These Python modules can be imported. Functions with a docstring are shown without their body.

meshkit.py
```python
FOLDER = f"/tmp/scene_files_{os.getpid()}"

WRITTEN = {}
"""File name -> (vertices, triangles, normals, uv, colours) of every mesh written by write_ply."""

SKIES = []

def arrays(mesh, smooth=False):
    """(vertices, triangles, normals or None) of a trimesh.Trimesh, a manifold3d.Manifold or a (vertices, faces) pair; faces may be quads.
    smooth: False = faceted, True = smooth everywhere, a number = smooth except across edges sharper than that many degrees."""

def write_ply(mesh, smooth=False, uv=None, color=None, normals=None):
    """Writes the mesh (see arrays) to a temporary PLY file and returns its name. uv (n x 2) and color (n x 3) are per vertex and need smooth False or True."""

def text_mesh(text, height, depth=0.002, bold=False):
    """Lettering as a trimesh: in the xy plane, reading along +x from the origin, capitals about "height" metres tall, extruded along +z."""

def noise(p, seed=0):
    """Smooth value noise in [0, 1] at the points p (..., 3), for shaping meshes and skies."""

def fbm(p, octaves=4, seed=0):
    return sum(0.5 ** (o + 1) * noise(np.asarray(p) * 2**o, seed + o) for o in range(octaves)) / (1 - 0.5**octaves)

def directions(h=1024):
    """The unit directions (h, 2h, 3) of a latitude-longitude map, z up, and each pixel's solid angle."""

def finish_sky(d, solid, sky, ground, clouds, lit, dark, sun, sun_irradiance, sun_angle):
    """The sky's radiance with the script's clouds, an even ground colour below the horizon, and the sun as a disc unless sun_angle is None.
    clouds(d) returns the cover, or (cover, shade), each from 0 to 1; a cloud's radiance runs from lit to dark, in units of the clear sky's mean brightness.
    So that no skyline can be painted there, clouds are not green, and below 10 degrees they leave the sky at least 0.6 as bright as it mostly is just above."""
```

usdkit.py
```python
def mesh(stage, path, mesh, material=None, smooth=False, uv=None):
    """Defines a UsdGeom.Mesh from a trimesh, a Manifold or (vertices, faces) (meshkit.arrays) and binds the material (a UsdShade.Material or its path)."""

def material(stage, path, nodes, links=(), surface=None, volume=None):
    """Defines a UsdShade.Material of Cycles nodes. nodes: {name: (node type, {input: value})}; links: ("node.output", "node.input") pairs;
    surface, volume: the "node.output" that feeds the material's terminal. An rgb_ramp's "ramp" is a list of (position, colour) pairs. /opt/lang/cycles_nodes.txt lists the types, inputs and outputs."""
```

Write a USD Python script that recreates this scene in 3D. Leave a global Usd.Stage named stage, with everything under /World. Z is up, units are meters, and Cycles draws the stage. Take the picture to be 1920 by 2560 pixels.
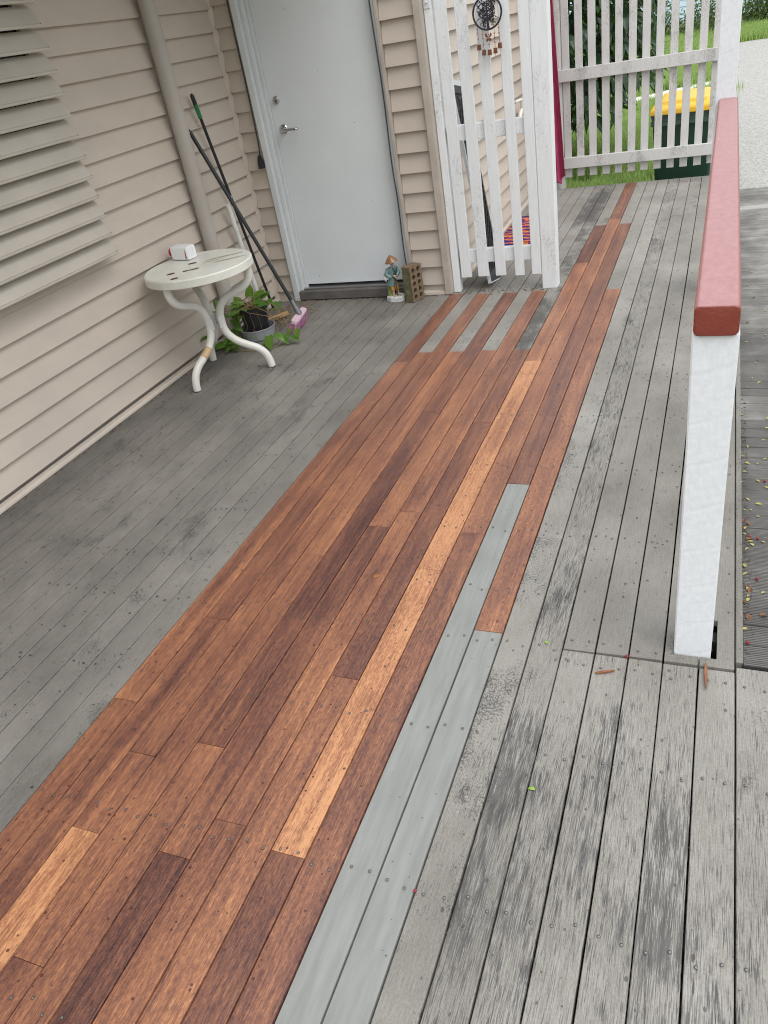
import math, random
import numpy as np
import trimesh
import manifold3d as m3
import shapely.geometry as sg
from shapely import affinity
from pxr import Gf, Sdf, Usd, UsdGeom, UsdLux, UsdShade, Vt
import usdkit, meshkit

random.seed(7)
rng = np.random.default_rng(7)
T = Sdf.ValueTypeNames
stage = Usd.Stage.CreateInMemory()
UsdGeom.SetStageUpAxis(stage, UsdGeom.Tokens.z)
UsdGeom.SetStageMetersPerUnit(stage, 1.0)
UsdGeom.Xform.Define(stage, '/World')
UsdGeom.Scope.Define(stage, '/World/Looks')

# ------------------------------------------------------------------ camera, sky, sun
EXPOSURE = 0.88
SUN_AZ, SUN_EL = math.radians(118), math.radians(58)      # azimuth from +y towards +x
cam = UsdGeom.Camera.Define(stage, '/World/camera')
_R = np.array([[0.92477074, 0.34664124, -0.15696795],
               [0.06501259, -0.55036711, -0.83238777],
               [-0.37492992, 0.75956296, -0.53149944]])     # rows: right, down, forward
_r, _u, _b, _e = _R[0], -_R[1], -_R[2], np.array([0, 0, 1.6])
cam.AddTransformOp().Set(Gf.Matrix4d(*_r, 0, *_u, 0, *_b, 0, *_e, 1))
cam.CreateHorizontalApertureAttr(24.0)
cam.CreateVerticalApertureAttr(32.0)
cam.CreateFocalLengthAttr(24.0 * 1928.92 / 1920)
cam.CreateClippingRangeAttr(Gf.Vec2f(0.05, 500))
cam.CreateExposureAttr(EXPOSURE)

sky_mat = usdkit.material(stage, '/World/Looks/sky', {
    'sky': ('sky_texture', {'sky_type': 'single_scattering', 'sun_disc': False, 'sun_elevation': SUN_EL, 'sun_rotation': SUN_AZ}),
    'tc': ('texture_coordinate', {}), 'g': ('geometry', {}), 'up': ('map_range', {'from_min': 0.0, 'from_max': 1.0, 'to_min': 0.0, 'to_max': 1.0, 'clamp': True}),
    'n': ('noise_texture', {'scale': 2.2, 'detail': 5.0, 'roughness': 0.55}),
    'cl': ('rgb_ramp', {'ramp': [(0.25, (6.5, 6.7, 6.9)), (0.75, (9.5, 9.75, 9.85))]}),
    'sx': ('separate_xyz', {}), 'ov': ('math', {'math_type': 'multiply_add', 'value2': 0.9, 'value3': 0.38}),
    'ox': ('mix_color', {'blend_type': 'multiply', 'fac': 1.0, 'use_clamp': False}), 'mx': ('mix_color', {'fac': 0.88, 'use_clamp': False}), 'cz': ('combine_xyz', {}),
    'bg': ('background_shader', {'strength': 0.12})},
    [('tc.generated', 'n.vector'), ('n.fac', 'cl.fac'), ('sky.color', 'mx.a'), ('g.position', 'sx.vector'), ('sx.z', 'up.value'), ('up.result', 'ov.value1'), ('ov.value', 'cz.x'), ('ov.value', 'cz.y'), ('ov.value', 'cz.z'), ('cl.color', 'ox.a'), ('cz.vector', 'ox.b'), ('ox.result', 'mx.b'), ('mx.result', 'bg.color')], surface='bg.background')
dome = UsdLux.DomeLight.Define(stage, '/World/sky')
UsdShade.MaterialBindingAPI.Apply(dome.GetPrim()).Bind(sky_mat)
dome.GetPrim().SetCustomDataByKey('kind', 'structure')
sun = UsdLux.DistantLight.Define(stage, '/World/sun')
sun.CreateIntensityAttr(0.2)
sun.CreateAngleAttr(40.0)
sun.CreateNormalizeAttr(True)
sun.CreateColorAttr(Gf.Vec3f(1.0, 0.97, 0.93))
_d = np.array([math.sin(SUN_AZ) * math.cos(SUN_EL), math.cos(SUN_AZ) * math.cos(SUN_EL), math.sin(SUN_EL)])
_x = np.cross([0, 0, 1], _d); _x /= np.linalg.norm(_x); _y = np.cross(_d, _x)
sun.AddTransformOp().Set(Gf.Matrix4d(*_x, 0, *_y, 0, *_d, 0, 0, 0, 0, 1))

# ------------------------------------------------------------------ helpers
_used = set()
def uniq(parent, name):
    p, k = f'{parent}/{name}', 0
    while p in _used:
        k += 1
        p = f'{parent}/{name}_{k:03d}'
    _used.add(p)
    return p

def tag(prim, label=None, cat=None, group=None, kind=None):
    for k, v in (('label', label), ('category', cat), ('group', group), ('kind', kind)):
        if v:
            prim.SetCustomDataByKey(k, v)
    return prim

def thing(name, label=None, cat=None, loc=(0, 0, 0), rotz=0.0, group=None, kind=None):
    x = UsdGeom.Xform.Define(stage, uniq('/World', name))
    if any(loc) or rotz:
        x.AddTranslateOp().Set(Gf.Vec3d(*map(float, loc)))
        x.AddRotateZOp().Set(math.degrees(rotz))
    return tag(x.GetPrim(), label, cat, group, kind)

def path_of(p):
    return str(p.GetPath()) if hasattr(p, 'GetPath') else p

def obj(name, mesh, mat, parent='/World', smooth=False, label=None, cat=None, group=None, kind=None, **prim):
    p = uniq(path_of(parent), name)
    m = usdkit.mesh(stage, p, mesh, mat, smooth=smooth)
    api = UsdGeom.PrimvarsAPI(m)
    for k, v in prim.items():
        if callable(v):
            pts = np.array(m.GetPointsAttr().Get())
            api.CreatePrimvar(k, T.FloatArray, 'vertex').Set(Vt.FloatArray.FromNumpy(np.asarray(v(pts), np.float32)))
        else:
            api.CreatePrimvar(k, T.FloatArray, 'constant').Set(Vt.FloatArray([float(v)]))
    return tag(m.GetPrim(), label, cat, group, kind)

def arr(m):
    if hasattr(m, 'to_mesh'):
        q = m.to_mesh(); return np.array(q.vert_properties[:, :3]), np.array(q.tri_verts)
    if isinstance(m, tuple):
        v, f = np.asarray(m[0], float), np.asarray(m[1], int)
        if f.shape[1] == 4:
            f = np.vstack([f[:, [0, 1, 2]], f[:, [0, 2, 3]]])
        return v, f
    return np.array(m.vertices), np.array(m.faces)

def join(*ms):
    vs, fs, n = [], [], 0
    for m in ms:
        v, f = arr(m)
        vs.append(v); fs.append(f + n); n += len(v)
    return np.vstack(vs), np.vstack(fs)

def hull(pts):
    h = trimesh.convex.convex_hull(np.asarray(pts, float))
    return np.array(h.vertices), np.array(h.faces)

def box(x0, x1, y0, y1, z0, z1, c=0.002):
    X, P = ((x0, x1), (y0, y1), (z0, z1)), []
    for i in (0, 1):
        for j in (0, 1):
            for k in (0, 1):
                b = np.array([X[0][i], X[1][j], X[2][k]])
                s = np.array([1 - 2 * i, 1 - 2 * j, 1 - 2 * k]) * c
                if c <= 0:
                    P.append(b)
                else:
                    for a in range(3):
                        q = b + s; q[a] = b[a]; P.append(q)
    return hull(P)

def loft(rings, closed=False):
    """rings: (m, n, 3); caps with fans unless closed."""
    R = np.asarray(rings, float)
    m, n = R.shape[:2]
    v = R.reshape(-1, 3)
    f = []
    for i in range(m if closed else m - 1):
        a, b = i * n, ((i + 1) % m) * n
        for j in range(n):
            k = (j + 1) % n
            f += [(a + j, a + k, b + k), (a + j, b + k, b + j)]
    if not closed:
        for i in (0, m - 1):
            c = len(v)
            v = np.vstack([v, R[i].mean(0)])
            for j in range(n):
                k = (j + 1) % n
                f.append((c, i * n + k, i * n + j) if i == 0 else (c, i * n + j, i * n + k))
    return v, np.array(f)

def fix(m):
    v, f = arr(m)
    t = trimesh.Trimesh(v, f, process=False)
    trimesh.repair.fix_normals(t)
    return np.array(t.vertices), np.array(t.faces)

def spline(pts, n=8):
    P = np.asarray(pts, float)
    P = np.vstack([2 * P[0] - P[1], P, 2 * P[-1] - P[-2]])
    out = []
    for i in range(1, len(P) - 2):
        for t in np.linspace(0, 1, n, endpoint=False):
            a, b, c, d = P[i - 1:i + 3]
            out.append(0.5 * (2 * b + (c - a) * t + (2 * a - 5 * b + 4 * c - d) * t * t + (3 * b - a - 3 * c + d) * t ** 3))
    return np.array(out + [P[-2]])

def tube(pts, r, n=10):
    P = np.asarray(pts, float)
    r = np.full(len(P), r) if np.ndim(r) == 0 else np.interp(np.linspace(0, 1, len(P)), np.linspace(0, 1, len(r)), r)
    t = np.gradient(P, axis=0); t /= np.linalg.norm(t, axis=1, keepdims=True) + 1e-12
    u = np.cross(t[0], [0, 0, 1] if abs(t[0][2]) < .9 else [1, 0, 0]); u /= np.linalg.norm(u)
    rings, a = [], np.linspace(0, 2 * np.pi, n, endpoint=False)
    for i in range(len(P)):
        u = u - t[i] * (u @ t[i]); u /= np.linalg.norm(u)
        w = np.cross(t[i], u)
        rings.append(P[i] + r[i] * (np.cos(a)[:, None] * u + np.sin(a)[:, None] * w))
    return fix(loft(rings))

def lathe(profile, n=32, center=(0, 0, 0), caps=True):
    a = np.linspace(0, 2 * np.pi, n, endpoint=False)
    rings = [np.c_[max(r, 1e-4) * np.cos(a), max(r, 1e-4) * np.sin(a), np.full(n, z)] + np.asarray(center) for r, z in profile]
    if caps:
        return fix(loft(rings))
    return loft(rings, closed=False)

def wob(p, s, amp, seed):
    return (meshkit.fbm(np.asarray(p, float) * s, 2, seed) - 0.5) * 2 * amp

def plank_y(x0, x1, y0, y1, ztop=0.0, th=0.021, c=0.0022, seed=0, step=0.35, amp=0.0008, tilt=0.0, notch=None):
    """a board lying along y, arrises eased, edges slightly wavy"""
    n = max(2, int(abs(y1 - y0) / step) + 1)
    ys = np.linspace(y0, y1, n)
    rings = []
    for y in ys:
        a, b = wob([x0, y * 2.1, seed], 1.0, amp, seed), wob([x1, y * 2.1, seed + 9], 1.0, amp, seed + 3)
        xa, xb = x0 + a, x1 + b
        za, zb = ztop + tilt, ztop - tilt
        rings.append([(xa, y, za - th), (xa, y, za - c), (xa + c * .45, y, za - c * .3), (xa + c * 1.2, y, za), (xb - c * 1.2, y, zb), (xb - c * .45, y, zb - c * .3), (xb, y, zb - c), (xb, y, zb - th)])
    return fix(loft(rings))

def plank_x(x0, x1, y0, y1, z0, z1, th=0.02, c=0.002):
    """ramp board lying along x; z0 at y0, z1 at y1"""
    rings = []
    for x in np.linspace(x0, x1, 3):
        rings.append([(x, y0, z0 - th), (x, y0, z0 - c), (x, y0 + c, z0), (x, y1 - c, z1), (x, y1, z1 - c), (x, y1, z1 - th)])
    return fix(loft(rings))

def post(x0, x1, y0, y1, z0, z1, c=0.004, seed=0, amp=0.0012, n=9):
    """upright timber with eased arrises and slightly wandering faces"""
    rings = []
    for z in np.linspace(z0, z1, n):
        a = [wob([z * 1.7, k * 5.3, seed], 1.0, amp, seed + k) for k in range(4)]
        X0, X1, Y0, Y1 = x0 + a[0], x1 + a[1], y0 + a[2], y1 + a[3]
        rings.append([(X0 + c, Y0, z), (X1 - c, Y0, z), (X1, Y0 + c, z), (X1, Y1 - c, z), (X1 - c, Y1, z), (X0 + c, Y1, z), (X0, Y1 - c, z), (X0, Y0 + c, z)])
    return fix(loft(rings))

def leaf(L, W, fold=0.18, droop=0.25, heart=0.0):
    """a leaf along +x from the origin, blade in xy, z up"""
    s = np.array([0, .12, .32, .55, .78, 1.0])
    w = np.array([.12 + heart * .5, .62 + heart * .35, 1.0, .86, .46, .0]) * W / 2
    z = -droop * L * s ** 2
    x = L * s - (heart * .08 * L) * (s == 0)
    mid = np.c_[x, 0 * s, z]
    a = np.c_[x - heart * .10 * L * (s < .1), w, z + fold * w]
    b = np.c_[x - heart * .10 * L * (s < .1), -w, z + fold * w]
    v = np.vstack([mid, a, b]); n = len(s); f = []
    for i in range(n - 1):
        f += [(i, i + 1, n + i + 1), (i, n + i + 1, n + i), (i, 2 * n + i, 2 * n + i + 1), (i, 2 * n + i + 1, i + 1)]
    return v, np.array(f)

def rot(axis, ang):
    return trimesh.transformations.rotation_matrix(ang, axis)[:3, :3]

def frame(d, up=(0, 0, 1), roll=0.0):
    """rotation whose x axis is d and whose z axis is near up"""
    d = np.asarray(d, float); d /= np.linalg.norm(d)
    y = np.cross(up, d)
    if np.linalg.norm(y) < 1e-4: y = np.array([0, 1.0, 0])
    y /= np.linalg.norm(y); z = np.cross(d, y)
    return np.c_[d, y, z] @ rot([1, 0, 0], roll)

def put(m, R=None, t=(0, 0, 0)):
    v, f = arr(m)
    return (v if R is None else v @ np.asarray(R).T) + np.asarray(t), f

def sphere(r, c=(0, 0, 0), sub=2, s=(1, 1, 1)):
    i = trimesh.creation.icosphere(sub, r)
    return np.array(i.vertices) * np.asarray(s) + np.asarray(c), np.array(i.faces)

def chain(pts, rad, sub=1):
    """manifold of hulls of consecutive spheres"""
    out = None
    for (a, ra), (b, rb) in zip(zip(pts[:-1], rad[:-1]), zip(pts[1:], rad[1:])):
        h = m3.Manifold.hull_points(np.vstack([sphere(ra, a, 2)[0], sphere(rb, b, 2)[0]]))
        out = h if out is None else out + h
    return out

# ------------------------------------------------------------------ materials
def mat(name, nodes, links=(), surface='p.BSDF'):
    return usdkit.material(stage, '/World/Looks/' + name, nodes, list(links), surface=surface)

def pos_nodes(offset=True):
    """vector 'v.vector': position shifted by the piece's own random number"""
    n = {'g': ('geometry', {})}
    if not offset:
        return n, [], 'g.position'
    n |= {'rn': ('attribute', {'attribute': 'rnd'}),
          'off': ('vector_math', {'math_type': 'multiply_add', 'vector2': (13.7, 41.3, 7.9)})}
    return n, [('rn.vector', 'off.vector1'), ('g.position', 'off.vector3')], 'off.vector'

def plain(name, col, rough=0.5, metallic=0.0, spec=0.5, var=0.0, scale=20.0, bump=0.0, bscale=80.0, col2=None, coat=0.0, detail=3.0, stretch=(1, 1, 1), lo=.35, hi=.65):
    """one colour, with mottling towards col2 and a fine relief"""
    n, l, v = pos_nodes(False)
    c2 = col2 if col2 is not None else tuple(x * (1 - var) for x in col)
    n |= {'mp': ('mapping', {'scale': tuple(scale * s for s in stretch)}),
          'n': ('noise_texture', {'scale': 1.0, 'detail': detail, 'roughness': 0.6}),
          'r': ('rgb_ramp', {'ramp': [(lo, c2), (hi, col)]}),
          'p': ('principled_bsdf', {'roughness': rough, 'metallic': metallic, 'specular_ior_level': spec, 'coat_weight': coat})}
    l = l + [(v, 'mp.vector'), ('mp.vector', 'n.vector'), ('n.fac', 'r.fac'), ('r.color', 'p.base_color')]
    if bump:
        n |= {'mb': ('mapping', {'scale': tuple(bscale * s for s in stretch)}),
              'nb': ('noise_texture', {'scale': 1.0, 'detail': 3.0}),
              'b': ('bump', {'strength': 1.0, 'distance': bump})}
        l += [(v, 'mb.vector'), ('mb.vector', 'nb.vector'), ('nb.fac', 'b.height'), ('b.normal', 'p.normal')]
    return mat(name, n, l)

def noise_node(n, l, key, src, scale, detail=3.0, rough=0.55):
    n[key + 'm'] = ('mapping', {'scale': scale})
    n[key] = ('noise_texture', {'scale': 1.0, 'detail': detail, 'roughness': rough})
    l += [(src, key + 'm.vector'), (key + 'm.vector', key + '.vector')]

def mrange(n, l, key, src, a, b, c=0.0, d=1.0, typ='linear'):
    n[key] = ('map_range', {'range_type': typ, 'from_min': a, 'from_max': b, 'to_min': c, 'to_max': d, 'clamp': True})
    l.append((src, key + '.value'))

def mathn(n, l, key, op, a, b=None, clamp=False):
    d = {'math_type': op, 'use_clamp': clamp}
    for i, x in enumerate((a, b)):
        if x is None: continue
        if isinstance(x, str): l.append((x, f'{key}.value{i + 1}'))
        else: d[f'value{i + 1}'] = float(x)
    n[key] = ('math', d)

def mixc(n, l, key, fac, a, b, blend='mix'):
    d = {'blend_type': blend}
    for k, x in (('fac', fac), ('a', a), ('b', b)):
        if isinstance(x, str): l.append((x, f'{key}.{k}'))
        else: d[k] = x
    n[key] = ('mix_color', d)

# --- fresh oiled hardwood: grain along y, colour set by the board's own 'tone'
def make_hardwood():
    n, l, v = pos_nodes()
    n['tn'] = ('attribute', {'attribute': 'tone'})
    noise_node(n, l, 'g1', v, (300, 10, 1), 4.0, .72)
    noise_node(n, l, 'g2', v, (34, 1.1, 1), 3.0, .55)
    noise_node(n, l, 'g3', v, (150, 52, 1), 5.0, .78)
    noise_node(n, l, 'g4', v, (9, 3.2, 1), 2.0, .5)
    mathn(n, l, 'a1', 'multiply_add', 'g1.fac', 0.95); n['a1'][1]['value3'] = -0.475
    n['a2'] = ('math', {'math_type': 'multiply_add', 'value2': 0.72}); l += [('g2.fac', 'a2.value1'), ('a1.value', 'a2.value3')]
    n['a3'] = ('math', {'math_type': 'multiply_add', 'value2': 1.2}); l += [('g3.fac', 'a3.value1'), ('a2.value', 'a3.value3')]
    n['a4'] = ('math', {'math_type': 'multiply_add', 'value2': 0.5}); l += [('g4.fac', 'a4.value1'), ('a3.value', 'a4.value3')]
    mathn(n, l, 'a5', 'add', 'a4.value', 'tn.fac')
    mathn(n, l, 'a6', 'subtract', 'a5.value', 1.215, clamp=True)
    n['r'] = ('rgb_ramp', {'ramp': [(0.0, (.036, .015, .014)), (.25, (.096, .039, .030)), (.5, (.188, .078, .047)), (.75, (.315, .135, .068)), (1.0, (.52, .255, .122))]})
    l.append(('a6.value', 'r.fac'))
    # water drops that darken the timber
    n['vd'] = ('voronoi_texture', {'scale': 44.0, 'randomness': 1.0}); l.append((v, 'vd.vector'))
    n['vs'] = ('separate_color', {}); l.append(('vd.color', 'vs.color'))
    mrange(n, l, 'vr', 'vs.r', .35, 1.0, 0.0, 0.21)
    n['vl'] = ('math', {'math_type': 'subtract'}); l += [('vr.result', 'vl.value1'), ('vd.distance', 'vl.value2')]
    mrange(n, l, 'vm', 'vl.value', 0.0, 0.03, 0.0, .85)
    mixc(n, l, 'cd', 'vm.result', 'r.color', (.055, .016, .012))
    n['b'] = ('bump', {'strength': 0.7, 'distance': 0.0009}); l += [('g1.fac', 'b.height')]
    mrange(n, l, 'ro', 'g3.fac', .3, .7, .44, .27)
    n['p'] = ('principled_bsdf', {'specular_ior_level': 0.5})
    l += [('cd.result', 'p.base_color'), ('b.normal', 'p.normal'), ('ro.result', 'p.roughness')]
    return mat('oiled_hardwood', n, l)

# --- old grey decking: worn grey coating; 'tone' lightness, 'wear' how much is gone, 'mould' dark blotches
def make_greydeck():
    n, l, v = pos_nodes()
    for k in ('tone', 'wear', 'mould'):
        n[k] = ('attribute', {'attribute': k})
    noise_node(n, l, 's1', v, (520, 20, 1), 4.0, .7)
    noise_node(n, l, 's2', v, (75, 9, 1), 3.0, .6)
    noise_node(n, l, 's3', 'g.position', (9, 5, 1), 5.0, .65)
    noise_node(n, l, 's4', 'g.position', (2.6, 1.8, 1), 4.0, .6)
    noise_node(n, l, 's5', 'g.position', (190, 150, 1), 3.0, .75)
    n['pr'] = ('rgb_ramp', {'ramp': [(0.0, (.058, .052, .046)), (.5, (.203, .188, .166)), (1.0, (.37, .352, .325))]})
    mrange(n, l, 't1', 's4.fac', .28, .72, -.20, .16)
    mathn(n, l, 't2', 'add', 'tone.fac', 't1.result')
    mrange(n, l, 't3', 's5.fac', .25, .75, -.13, .13)
    mathn(n, l, 't4', 'add', 't2.value', 't3.result')
    mrange(n, l, 't5', 's1.fac', .32, .68, -.5, .5)
    mathn(n, l, 't7', 'multiply_add', 'wear.fac', .75); n['t7'][1]['value3'] = .08
    mathn(n, l, 't8', 'multiply', 't5.result', 't7.value')
    mathn(n, l, 't6', 'add', 't4.value', 't8.value', clamp=True)
    l.append(('t6.value', 'pr.fac'))
    mathn(n, l, 'w1', 'multiply', 's1.fac', .66)
    n['w2'] = ('math', {'math_type': 'multiply_add', 'value2': .26}); l += [('s2.fac', 'w2.value1'), ('w1.value', 'w2.value3')]
    n['w3'] = ('math', {'math_type': 'multiply_add', 'value2': .30}); l += [('s3.fac', 'w3.value1'), ('w2.value', 'w3.value3')]
    noise_node(n, l, 's6', v, (6, 1.3, 1), 2.0, .5)
    mrange(n, l, 'w6', 's6.fac', .3, .7, -.13, .13)
    mathn(n, l, 'w7', 'add', 'wear.fac', 'w6.result')
    mrange(n, l, 'wt', 'w7.value', 0, 1, .40, .80)
    mathn(n, l, 'w4', 'subtract', 'wt.result', 'w3.value')
    mrange(n, l, 'w5', 'w4.value', -.025, .05, 0, .92)
    n['bare'] = ('rgb_ramp', {'ramp': [(.3, (.048, .045, .043)), (.65, (.115, .108, .101))]}); l.append(('s2.fac', 'bare.fac'))
    mixc(n, l, 'c1', 'w5.result', 'pr.color', 'bare.color')
    # mould / dirt blotches, patchy
    mrange(n, l, 'm0', 'mould.fac', 0, 1, .32, .74)
    mathn(n, l, 'm1', 'multiply', 's3.fac', .52)
    n['m2'] = ('math', {'math_type': 'multiply_add', 'value2': .48}); l += [('s5.fac', 'm2.value1'), ('m1.value', 'm2.value3')]
    mathn(n, l, 'm3', 'subtract', 'm0.result', 'm2.value')
    mrange(n, l, 'm4', 'm3.value', -.01, .06, 0, .82)
    mixc(n, l, 'c2', 'm4.result', 'c1.result', (.050, .047, .045))
    # small specks of dirt
    n['vm'] = ('mapping', {'scale': (40, 26, 1)}); l.append((v, 'vm.vector'))
    n['vd'] = ('voronoi_texture', {'scale': 1.0, 'randomness': 1.0}); l.append(('vm.vector', 'vd.vector'))
    n['vs'] = ('separate_color', {}); l.append(('vd.color', 'vs.color'))
    mrange(n, l, 'vr', 'vs.r', .40, 1.0, 0.0, 0.20)
    n['vl'] = ('math', {'math_type': 'subtract'}); l += [('vr.result', 'vl.value1'), ('vd.distance', 'vl.value2')]
    mrange(n, l, 'vk', 'vl.value', 0.0, 0.04, 0.0, .7)
    mixc(n, l, 'c3', 'vk.result', 'c2.result', (.045, .042, .040))
    n['b'] = ('bump', {'strength': 0.8, 'distance': 0.0012}); l.append(('w3.value', 'b.height'))
    n['p'] = ('principled_bsdf', {'roughness': .62, 'specular_ior_level': .4})
    l += [('c3.result', 'p.base_color'), ('b.normal', 'p.normal')]
    return mat('weathered_grey_decking', n, l)

# --- old white paint on rough timber: dirt specks, grey mould, fine brush relief
def make_whitepaint(name, base, dirt, amount, relief_scale, rough=.55, spec_amount=.5, blotch=(5, 5, 2.2), saw=False):
    n, l, v = pos_nodes()
    noise_node(n, l, 'a', v, blotch, 4.0, .6)
    noise_node(n, l, 'b1', v, (110, 110, 60), 4.0, .75)
    noise_node(n, l, 'c', v, relief_scale, 3.0, .6)
    mathn(n, l, 'k1', 'multiply', 'a.fac', .55)
    n['k2'] = ('math', {'math_type': 'multiply_add', 'value2': .45}); l += [('b1.fac', 'k2.value1'), ('k1.value', 'k2.value3')]
    mrange(n, l, 'k3', 'k2.value', amount, amount - .16, 0.0, 1.0)
    mixc(n, l, 'm1', 'k3.result', base, dirt)
    mrange(n, l, 'k4', 'c.fac', .3, .7, .90, 1.0)
    n['hs'] = ('hsv', {}); l += [('m1.result', 'hs.color'), ('k4.result', 'hs.value')]
    if saw:
        n['wm'] = ('mapping', {'rotation': (.38, .30, .2), 'scale': (1.0, 1.0, 1.0)}); l.append((v, 'wm.vector'))
        n['wv'] = ('wave_texture', {'bands_direction': 'z', 'scale': 14.0, 'distortion': 1.6, 'detail': 3.0, 'detail_scale': 3.0}); l.append(('wm.vector', 'wv.vector'))
        n['wl'] = ('wave_texture', {'bands_direction': 'z', 'scale': 2.9, 'distortion': 1.2, 'detail': 2.0, 'detail_scale': 2.0}); l.append(('wm.vector', 'wl.vector'))
        mrange(n, l, 'wl2', 'wl.fac', .0, .04, -.35, 0.0)
        mathn(n, l, 'wa', 'add', 'c.fac', 'wl2.result')
        n['wb'] = ('math', {'math_type': 'multiply_add', 'value2': .12}); l += [('wv.fac', 'wb.value1'), ('wa.value', 'wb.value3')]
    n['bp'] = ('bump', {'strength': .8, 'distance': .0010 if saw else .0012}); l.append(('wb.value' if saw else 'c.fac', 'bp.height'))
    n['p'] = ('principled_bsdf', {'roughness': rough, 'specular_ior_level': spec_amount})
    l += [('hs.color', 'p.base_color'), ('bp.normal', 'p.normal')]
    return mat(name, n, l)

M = {}
M['newgrey'] = plain('fresh_grey_green_coating', (.262, .265, .250), rough=.55, col2=(.185, .188, .177), scale=1.0, stretch=(46, 5, 1), bump=.0005, detail=7, lo=.25, hi=.68)
M['wood'] = make_hardwood()
M['grey'] = make_greydeck()
M['gate_white'] = make_whitepaint('old_white_gate_paint', (.72, .73, .73), (.32, .32, .31), .445, (90, 90, 7))
M['post_white'] = make_whitepaint('white_post_paint', (.70, .715, .73), (.42, .42, .41), .36, (70, 70, 40), rough=.4, saw=True)
M['fence_white'] = make_whitepaint('weathered_fence_paint', (.56, .55, .53), (.24, .23, .215), .485, (90, 90, 7), rough=.7)
M['clad'] = plain('beige_cladding_paint', (.55, .475, .40), rough=.48, spec=.4, col2=(.49, .428, .368), scale=2.2, bump=.0006, bscale=26, stretch=(1, 1, 2), detail=5)
M['trim'] = plain('beige_trim_paint', (.44, .385, .33), rough=.5, col2=(.36, .31, .262), scale=6, bump=.0006, bscale=60)
M['louvre'] = plain('beige_louvre_enamel', (.50, .45, .385), rough=.42, col2=(.455, .41, .35), scale=5)
M['pipe'] = plain('beige_pipe_paint', (.42, .385, .34), rough=.42, col2=(.375, .34, .30), scale=4)
M['dark'] = plain('dark_glass', (.012, .013, .014), rough=.12)
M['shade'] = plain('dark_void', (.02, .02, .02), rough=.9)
M['door'] = plain('door_paint', (.66, .685, .69), rough=.42, col2=(.62, .645, .65), scale=2.5, bump=.0003, bscale=60, detail=5)
M['frame'] = plain('door_frame_paint', (.60, .62, .62), rough=.4, col2=(.56, .58, .58), scale=4)
M['sill'] = plain('painted_sill', (.125, .112, .10), rough=.6, col2=(.085, .077, .07), scale=12, bump=.0008)
M['alu'] = plain('aluminium', (.55, .56, .57), rough=.35, metallic=1.0)
M['chrome'] = plain('chrome', (.62, .62, .63), rough=.12, metallic=1.0)
M['black'] = plain('black_plastic', (.012, .013, .015), rough=.3, spec=.5)
M['rubber'] = plain('black_cord', (.02, .021, .023), rough=.5)
M['bluecord'] = plain('grey_blue_cord', (.055, .06, .075), rough=.5)
M['green'] = plain('green_grip', (.02, .16, .05), rough=.45)
M['white_pvc'] = plain('white_pvc', (.74, .74, .70), rough=.4, col2=(.62, .62, .57), scale=14)
M['cream'] = plain('cream_enamel', (.68, .675, .615), rough=.33, col2=(.60, .595, .53), scale=7, detail=5)
M['cream_leg'] = plain('cream_tube_enamel', (.66, .65, .60), rough=.3, col2=(.60, .59, .53), scale=7)
M['clampgrey'] = plain('clamp_enamel', (.56, .56, .54), rough=.35)
M['tape'] = plain('brown_tape', (.52, .36, .20), rough=.45)
M['bottle'] = plain('white_bottle_plastic', (.78, .78, .79), rough=.35)
M['redcap'] = plain('red_cap_plastic', (.42, .02, .025), rough=.35)
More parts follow.
